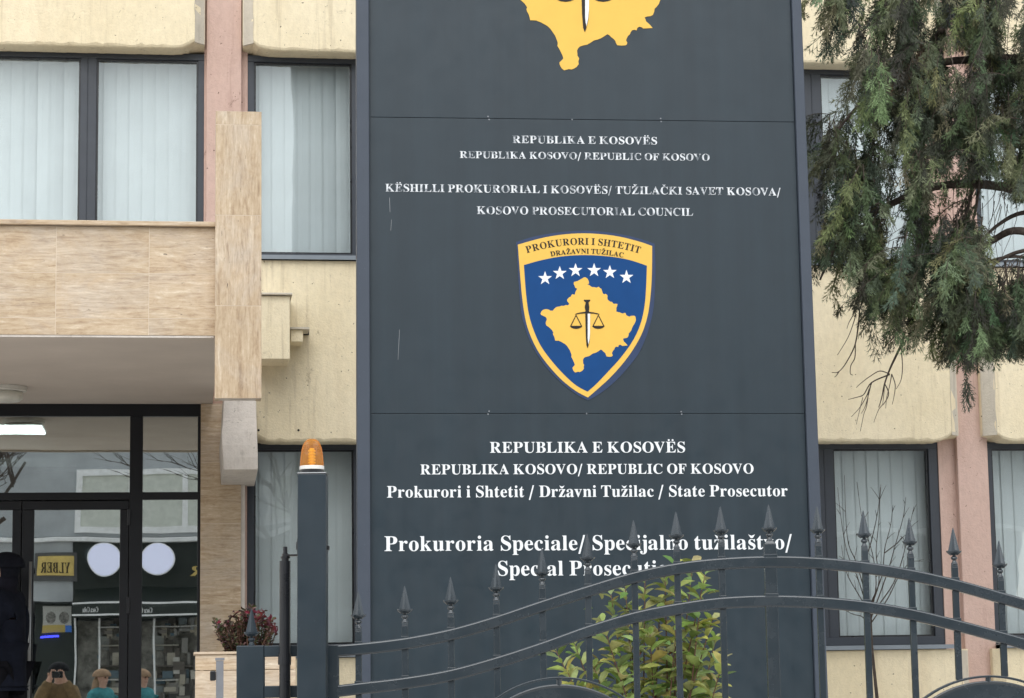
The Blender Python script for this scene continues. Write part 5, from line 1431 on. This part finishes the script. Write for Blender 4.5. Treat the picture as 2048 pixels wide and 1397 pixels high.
# upper windows: wide white framed bands
def owin(x0, x1, z0, z1, n):
    m = M()
    t = .12
    m.box(x0, x1, YO + .001, YO + .09, z0, z0 + t); m.box(x0, x1, YO + .001, YO + .09, z1 - t, z1)
    for k in range(n + 1):
        x = x0 + (x1 - x0 - t) * k / n
        m.box(x, x + t, YO + .002, YO + .088, z0 + t, z1 - t)
    fr = obj('window', m, TRIM_O, SO_)
    obj('curtain', M().box(x0 + .02, x1 - .02, YO + .003, YO + .03, z0 + .02, z1 - .02), CURT, fr)
xw0 = RX(152, 1040)
for z0, z1 in ((RZ(200, 1066), RZ(200, 940)),):
    owin(xw0, xw0 + 3.2, z0, z1, 3)
    owin(xw0 + 3.6, xw0 + 7.4, z0, z1, 4)
    owin(xw0 + 8.2, xw0 + 11.8, z0, z1, 3)
    owin(xw0 - 5.2, xw0 - 2.6, z0, z1, 2)
    owin(xw0 - 9.2, xw0 - 6.4, z0, z1, 2)
# shop interior behind the front
obj('shop_interior', M().box(-16, 18, YO - .70, YO - .62, 0, zf0 - .4), SHOPIN, SO_)
rg = random.Random(77)
m = M()
for k in range(8):
    z = .35 + k * .36 + rg.uniform(-.05, .05)
    m.box(RX(195, 1300), RX(250, 1300) if k % 2 else RX(390, 1300), YO - .61, YO - .34, z, z + .025)
for k in range(260):
    x, z = rg.uniform(RX(192, 1300), RX(395, 1300)), rg.uniform(.2, 3.0)
    wd, hh = rg.uniform(.03, .26), rg.uniform(.04, .34)
    y = rg.uniform(-.58, -.40)
    m.box(x, x + wd, YO + y, YO + y + rg.uniform(.02, .10), z, z + hh)
_s = Nt("stocked shop shelves", 0.6, 0.3)
_g = _s.n('NewGeometry')
_s.col(_s.ramp(_g.outputs['Random Per Island'], [(0.0, (0.05, 0.05, 0.05)), (0.3, (0.16, 0.14, 0.12)), (0.5, (0.30, 0.29, 0.27)), (0.65, (0.10, 0.16, 0.20)), (0.8, (0.42, 0.38, 0.30)), (1.0, (0.62, 0.62, 0.60))]))
obj('shelf', m, _s.m, SO_)
m = M()
for px in (148, 198, 345):
    m.box(RX(px, 1300), RX(px, 1300) + .035, YO - .2, YO - .1, 0, zf0)
obj('shop_front_post', m, TRIM_O, SO_)
# awning with a valance
AW = M()
ax0, ax1 = RX(150, 1220), RX(420, 1220)
za1, za0 = RZ(200, 1206), RZ(200, 1234)
AW.box(ax0, ax1, YO + .9, YO + .94, za0 + .02, za1 - .02)
aw = thing('shop_awning', 'dark shop awning with white edges across the street', 'awning', (ax0, YO, za0))
obj('valance', AW, DARK_O, aw)
obj('edge_trim', M().box(ax0, ax1, YO + .945, YO + .96, za1 - .035, za1).box(ax0, ax1, YO + .945, YO + .96, za0, za0 + .035), TRIM_O, aw)
m = M()
m.add([(ax0, YO, zf0 + .25), (ax1, YO, zf0 + .25), (ax1, YO + .94, za1), (ax0, YO + .94, za1), (ax0, YO, zf0 + .22), (ax1, YO, zf0 + .22), (ax1, YO + .9, za1 - .02), (ax0, YO + .9, za1 - .02)], [(0, 1, 2, 3), (4, 7, 6, 5), (0, 4, 5, 1), (3, 2, 6, 7), (0, 3, 7, 4), (1, 5, 6, 2)])
obj('canvas', m, DARK_O, aw)
def otext(name, s, xr, z, width, cap, mat, parent, y):
    cs = text_contours(s, (0, 0), (width, 0), cap)
    shape2d(name, cs, mat, parent, lambda x, yy, h: Vector((xr - x, y + h, z + yy)), .01)
otext('lettering', "Coca Cola", RX(202, 1222), za0 + .07, .30, .10, TRIM_O, aw, YO + .945)
otext('lettering', "Coca Cola", RX(345, 1222), za0 + .07, .50, .12, TRIM_O, aw, YO + .945)
# gold plate sign
gx0, gx1 = RX(75, 1133), RX(150, 1133)
SGN = thing('shop_sign', 'gold shop sign with dark letters across the street', 'sign', (gx0, YO, RZ(110, 1158)))
obj('sign_board', M().box(RX(68, 1133), RX(156, 1133), YO + .025, YO + .07, RZ(110, 1162), RZ(110, 1108)), plain("sign surround", (0.10, 0.10, 0.10), 0.5), SGN)
obj('gold_plate', M().box(gx0, gx1, YO + .0705, YO + .09, RZ(110, 1152), RZ(110, 1115)), GOLD, SGN, bevel=.006)
otext('lettering', "YLBER", gx1 - .08, RZ(110, 1147), (gx1 - gx0) - .16, .19, BLACKV, SGN, YO + .0905)
SG2 = thing('shop_sign', 'gold letter shop sign right of the round lamp across the street', 'sign', (RX(290, 1140), YO, RZ(280, 1150)))
cs = text_contours("YLBER", (0, 0), (1.5, 0), .20)
xr = RX(272, 1140) + 1.5
shape2d('lettering', cs, GOLD, SG2, lambda x, yy, h: Vector((xr - x, YO + .025 + h, RZ(280, 1152) + yy)), .03)
# round lit signs on brackets
RSG = thing('round_sign', 'round lit white shop sign on a bracket across the street', 'sign', (RX(211, 1121), YO, RZ(211, 1121)))
cx, cz = RX(212, 1121), RZ(212, 1121)
R = (RX(246, 1121) - RX(178, 1121)) / 2
mk = lambda r, y: [(cx + r * cos(2 * pi * k / 48), y, cz + r * sin(2 * pi * k / 48)) for k in range(48)]
obj('lit_face', M().loft([mk(R - .02, YO + .53), mk(R - .02, YO + .555)]), emit("lit round sign", (0.76, 0.78, 1.0), 0.30), RSG)
obj('rim', M().loft([mk(R - .001, YO + .45), mk(R, YO + .54), mk(R - .02, YO + .54)]), TRIM_O, RSG)
obj('bracket', M().box(cx - .02, cx + .02, YO + .021, YO + .449, cz - .03, cz + .03), DARK_O, RSG)
# cash machine with a picture panel and a blue strip light
vx0, vx1 = RX(82, 1240), RX(142, 1240)
AT = thing('cash_machine', 'dark cash machine with bright picture panel and blue strip light across the street', 'cash machine', ((vx0 + vx1) / 2, YO - .5, 0))
obj('cabinet', M().box(vx0 - .15, vx1 + .1, YO - 1.0, YO - .31, 0, RZ(110, 1204)), DARK_O, AT)
obj('picture_panel', M().box(vx0, vx1, YO - .309, YO - .28, RZ(110, 1268), RZ(110, 1210)), emit("backlit white panel", (0.60, 0.60, 0.56), .04), AT)
obj('yellow_band', M().box(vx0, vx1 - .13, YO - .279, YO - .27, RZ(110, 1268), RZ(110, 1253)), emit("backlit yellow band", (0.6, 0.46, 0.14), .04), AT)
obj('blue_badge', M().box(vx1 - .125, vx1, YO - .279, YO - .27, RZ(110, 1268), RZ(110, 1254)), emit("backlit blue badge", (0.05, 0.16, 0.5), .15), AT)
for px in (99, 127):
    ccx, ccz = RX(px, 1236), RZ(px, 1236)
    ring = lambda r, y: [(ccx + r * cos(2 * pi * k / 24), y, ccz + 1.35 * r * sin(2 * pi * k / 24)) for k in range(24)]
    obj('picture_disc', M().loft([ring(.105, YO - .279), ring(.105, YO - .272)]), plain("grey print", (0.24, 0.23, 0.21), 0.6, var=.7, scale=20), AT)
obj('strip_light', M().box(vx0 - .02, vx1 - .25, YO - .309, YO - .27, RZ(110, 1277.5), RZ(110, 1273.5)), emit("blue strip light", (0.06, 0.07, 1.0), 1.6), AT)

# leafless street trees behind the camera, also only seen in the glass
def bare_tree(label, x, y, h, seed):
    rg = random.Random(seed)
    t = thing('street_tree', label, 'tree', (x, y, -.1), 'leafless trees across the street')
    tr = M(); br = M()
    tr.tube([(x, y, -.1), (x + .05, y, h * .2), (x - .05, y + .05, h * .42)], [.16, .13, .10], 10)
    def grow(p, d, L, r, n):
        e = p + d * L
        mid = p.lerp(e, .5) + rdir(rg, -1, 1) * L * .06
        br.tube([p, mid, e], [r, r * .85, r * .65], 5)
        if n == 0: return
        for k in range(rg.choice((2, 3, 3))):
            nd = (d + rdir(rg, -.25, .7) * .75 + Vector((0, 0, .12))).normalized()
            grow(p.lerp(e, rg.uniform(.6, 1)), nd, L * rg.uniform(.6, .82), r * .6, n - 1)
    for k in range(5):
        grow(Vector((x - .05, y + .05, h * (.30 + .03 * k))), (rdir(rg, .3, .9)).normalized(), h * .22, .06, 5)
    obj('trunk', tr, BARK, t, smooth=True)
    obj('branches', br, BARK, t)
bare_tree('leafless street tree across the street, left of the lit round sign', -4.5, -7.0, 8.5, 3)
bare_tree('leafless street tree across the street, opposite the sign board', 2.6, -7.5, 9.0, 8)
bare_tree('leafless street tree across the street, far right along the pavement', 8.6, -6.5, 9.0, 14)

# ------------------------------------------------------------------ people
SKIN = plain("skin", (0.50, 0.30, 0.22), 0.5, 0.3)
def skin_mesh(name, pts, edges, mat, parent, org, turn, sub=2):
    me = bpy.data.meshes.new(name)
    R = Matrix.Rotation(turn, 3, 'Z')
    keys = list(pts)
    me.from_pydata([tuple(R @ Vector(pts[k][:3])) for k in keys], [(keys.index(a), keys.index(b)) for a, b in edges], [])
    o = bpy.data.objects.new(name, me)
    C.objects.link(o)
    md = o.modifiers.new('skin', 'SKIN')
    md.use_smooth_shade = True
    for i, k in enumerate(keys):
        r = pts[k][3]
        me.skin_vertices[0].data[i].radius = r if isinstance(r, tuple) else (r, r)
    me.skin_vertices[0].data[0].use_root = True
    ss = o.modifiers.new('sub', 'SUBSURF'); ss.levels = sub; ss.render_levels = sub
    dg = bpy.context.evaluated_depsgraph_get()
    nm = bpy.data.meshes.new_from_object(o.evaluated_get(dg))
    bpy.data.objects.remove(o)
    nm.name = name
    nm.materials.clear(); nm.materials.append(mat)
    q = bpy.data.objects.new(name, nm)
    C.objects.link(q)
    if parent: q.parent = parent
    else: q.location = org
    return q
def chain(*k): return list(zip(k[:-1], k[1:]))
def person(label, loc, turn, hand_l, hand_r, elbow_l, elbow_r, coat, legs, hair_m, long_hair=False, cap=False, scale=1.0, scarf=None):
    """standing figure, local front is -y; hands and elbows given as (x, y, z)"""
    k = scale
    b = {'pelvis': (0, 0, .96, .13), 'belly': (0, 0, 1.10, .125), 'chest': (0, 0, 1.30, .145), 'upper': (0, .01, 1.43, .10), 'neck': (0, .005, 1.53, .055), 'jaw': (0, -.015, 1.60, .068), 'head': (0, -.005, 1.68, .088), 'crown': (0, .005, 1.745, .075),
         'brow': (0, -.06, 1.675, .035), 'nose': (0, -.105, 1.655, .012)}
    e = chain('pelvis', 'belly', 'chest', 'upper', 'neck', 'jaw', 'head', 'crown') + [('head', 'brow'), ('brow', 'nose')]
    for s, hd, el in (('l', hand_l, elbow_l), ('r', hand_r, elbow_r)):
        sg = -1 if s == 'l' else 1
        H, E_ = Vector(hd), Vector(el)
        dr = (H - E_).normalized()
        b.update({'sh' + s: (sg * .185, .005, 1.41, .065), 'el' + s: (*E_, .045), 'wr' + s: (*(H - dr * .05), .03), 'pa' + s: (*(H + dr * .03), (.038, .02))})
        e += [('upper', 'sh' + s)] + chain('sh' + s, 'el' + s, 'wr' + s, 'pa' + s)
        sd_ = dr.cross(Vector((0, 1, 0.2))).normalized()
        cu_ = Vector((0, -1, 0)) if abs(dr.y) < .7 else Vector((0, 0, -1))
        for f in range(4):
            ln = (.06, .072, .068, .052)[f]
            base = H + dr * .055 + sd_ * (f - 1.5) * .019
            b['f%d%s1' % (f, s)] = (*base, .0095); b['f%d%s2' % (f, s)] = (*(base + dr * ln * .55 + cu_ * .008), .009); b['f%d%s3' % (f, s)] = (*(base + dr * ln * .9 + cu_ * .028), .008)
            e += chain('pa' + s, 'f%d%s1' % (f, s), 'f%d%s2' % (f, s), 'f%d%s3' % (f, s))
        tb_ = H + sd_ * -.035
        b['t' + s + '1'] = (*(tb_ + dr * .01), .011); b['t' + s + '2'] = (*(tb_ + dr * .045 - sd_ * .018 + cu_ * .012), .0095)
        e += chain('wr' + s, 't' + s + '1', 't' + s + '2')
        b.update({'hi' + s: (sg * .09, 0, .90, .095), 'kn' + s: (sg * .10, -.015, .50, .058), 'an' + s: (sg * .105, .01, .09, .04), 'to' + s: (sg * .12, -.16, .035, .032)})
        e += [('pelvis', 'hi' + s)] + chain('hi' + s, 'kn' + s, 'an' + s, 'to' + s)
    def S(d, grow=0.0): return {q: (v[0] * k, v[1] * k, v[2] * k, tuple((x + grow) * k for x in v[3]) if isinstance(v[3], tuple) else (v[3] + grow) * k) for q, v in d.items()}
    body = skin_mesh('person', S(b), e, SKIN, None, loc, turn)
    tag(body, label, 'person')
    ORG[body.name] = Vector(loc)
    j = {q: b[q] for q in ('pelvis', 'belly', 'chest', 'upper', 'shl', 'ell', 'wrl', 'shr', 'elr', 'wrr')}
    j['hem'] = (0, 0, .82, .15); j['col'] = (0, .005, 1.545, .05); j['upper'] = (0, .01, 1.45, .075)
    j['pelvis'] = (0, 0, .96, .14)
    skin_mesh('jacket', S(j, .034), [('hem', 'pelvis')] + chain('pelvis', 'belly', 'chest', 'upper', 'col') + chain('upper', 'shl', 'ell', 'wrl') + chain('upper', 'shr', 'elr', 'wrr'), coat, body, loc, turn)
    t = {q: b[q] for q in ('pelvis', 'hil', 'knl', 'anl', 'hir', 'knr', 'anr')}
    skin_mesh('trousers', S(t, .018), chain('pelvis', 'hil', 'knl', 'anl') + chain('pelvis', 'hir', 'knr', 'anr'), legs, body, loc, turn)
    sh_ = {}
    for s in 'lr':
        sg = -1 if s == 'l' else 1
        sh_.update({'a' + s: (sg * .105, .03, .06, .05), 'b' + s: (sg * .12, -.12, .045, .048), 'c' + s: (sg * .125, -.19, .04, .035)})
    for s in 'lr':
        skin_mesh('shoe', S({q: v for q, v in sh_.items() if q.endswith(s)}), chain('a' + s, 'b' + s, 'c' + s), BLACKV, body, loc, turn)
    R = Matrix.Rotation(turn, 3, 'Z')
    m = M()
    def hp(x, y, z): return Vector(loc) + R @ Vector((x * k, y * k, z * k))
    rings = []
    for i in range(9):
        a = (i / 8) * pi * .52
        rr = .1258 * sin(a) + .002
        rings.append([hp(rr * cos(2 * pi * q / 20), .012 + rr * 1.12 * sin(2 * pi * q / 20), 1.69 + .112 * cos(a)) for q in range(20)])
    m.loft(rings[::-1], True)
    obj('cap' if cap else 'hair', m, hair_m, body, smooth=True)
    if cap:
        m = M()
        m.loft([[hp(.095 * cos(a) , -.02 - .09 * abs(sin(a)) * (1 if q else .4) - .03 * q, 1.70 - .018 * q + dz) for a in [pi * i / 10 for i in range(11)]] for q, dz in ((0, 0), (1, 0), (1, .008), (0, .008))], False)
        obj('cap_peak', m, hair_m, body)
    if scarf:
        m = M()
        m.loft([[hp(r_ * cos(2 * pi * q / 20), .012 + r_ * sin(2 * pi * q / 20), z_) for q in range(20)] for r_, z_ in ((.10, 1.47), (.088, 1.51), (.084, 1.56), (.09, 1.60), (.082, 1.615))])
        obj('scarf', m, scarf, body, smooth=True)
        m = M()
        m.loft([[hp((.104 - .01 * i) * cos(a), .014 + (.112 - .012 * i) * sin(a), 1.70 - .035 * i) for a in [pi * q / 14 for q in range(15)]] + [hp(.08 * cos(a), .01 + .08 * sin(a), 1.70 - .035 * i) for a in [pi * q / 14 for q in range(14, -1, -1)]] for i in range(4)])
        obj('hair', m, hair_m, body, smooth=True)
    if long_hair:
        h = {'a': (0, .05, 1.70, .085), 'b': (0, .075, 1.56, .095), 'c': (0, .10, 1.40, .10), 'd': (.02, .11, 1.26, .06)}
        skin_mesh('hair', S(h), chain('a', 'b', 'c', 'd'), hair_m, body, loc, turn)
    m = M()
    for sx in (-.034, .034):
        m.lathe(hp(sx, -.088, 1.672), [(.002, -.008), (.008, -.004), (.010, 0), (.008, .004), (.002, .008)], 10)
    obj('eyes', m, BLACKV, body, smooth=True)
    m = M().tube([hp(-.024, -.083, 1.605), hp(0, -.09, 1.603), hp(.024, -.083, 1.605)], [.003, .006, .003], 6)
    obj('mouth', m, plain("lips", (0.35, 0.14, 0.12), 0.5), body)
    return body
def fabric(n, c): return plain(n, c, 0.9, 0.1, var=0.25, scale=18)
# officer standing before the door, cut by the left edge
po = P(9, 1200, 16.45)
person('person in dark uniform and cap standing before the entrance door at the left edge', (po.x, 16.45, .75), -pi / 2 - .45, (-.07, -.30, 1.00), (.07, -.30, 1.02), (-.26, -.02, 1.12), (.26, -.02, 1.12), fabric("navy uniform", (0.010, 0.012, 0.020)), fabric("black trousers", (0.008, 0.008, 0.011)), fabric("dark cap", (0.010, 0.011, 0.016)), cap=True, scarf=fabric("dark neck scarf", (0.012, 0.012, 0.018)), scale=.955)
# two people on the pavement left of the camera, mirrored in the glass
yv = 4.4
v = P(118, 1340, 2 * YG - yv)
person('person in a padded brown jacket and black cap raising a camera on the pavement', (v.x, yv, 0.0), pi, (-.07, -.30, 1.60), (.08, -.30, 1.60), (-.24, -.16, 1.28), (.24, -.16, 1.28), fabric("brown padded jacket", (0.17, 0.115, 0.06)), fabric("dark trousers", (0.03, 0.03, 0.035)), fabric("black knit cap", (0.012, 0.012, 0.014)), scale=.985)
cmr = thing('camera', 'black hand camera held up by the person in the brown jacket', 'camera', (v.x, yv + .33, 1.60))
obj('camera_body', M().box(v.x - .065, v.x + .065, yv + .31, yv + .36, 1.57, 1.655), TUBE, cmr, bevel=.008)
obj('lens', M().tube([(v.x, yv + .3605, 1.61), (v.x, yv + .43, 1.61)], .033, 20), TUBE, cmr)
yv = 2.8
v = P(206, 1350, 2 * YG - yv)
person('person with long light brown hair and turquoise coat on the pavement', (v.x, yv, 0.0), pi - .9, (-.27, -.04, .82), (.27, -.04, .82), (-.26, .05, 1.10), (.26, .05, 1.10), fabric("turquoise coat", (0.06, 0.22, 0.24)), fabric("grey trousers", (0.06, 0.06, 0.07)), fabric("light brown hair", (0.30, 0.20, 0.13)), long_hair=True, scale=.93)
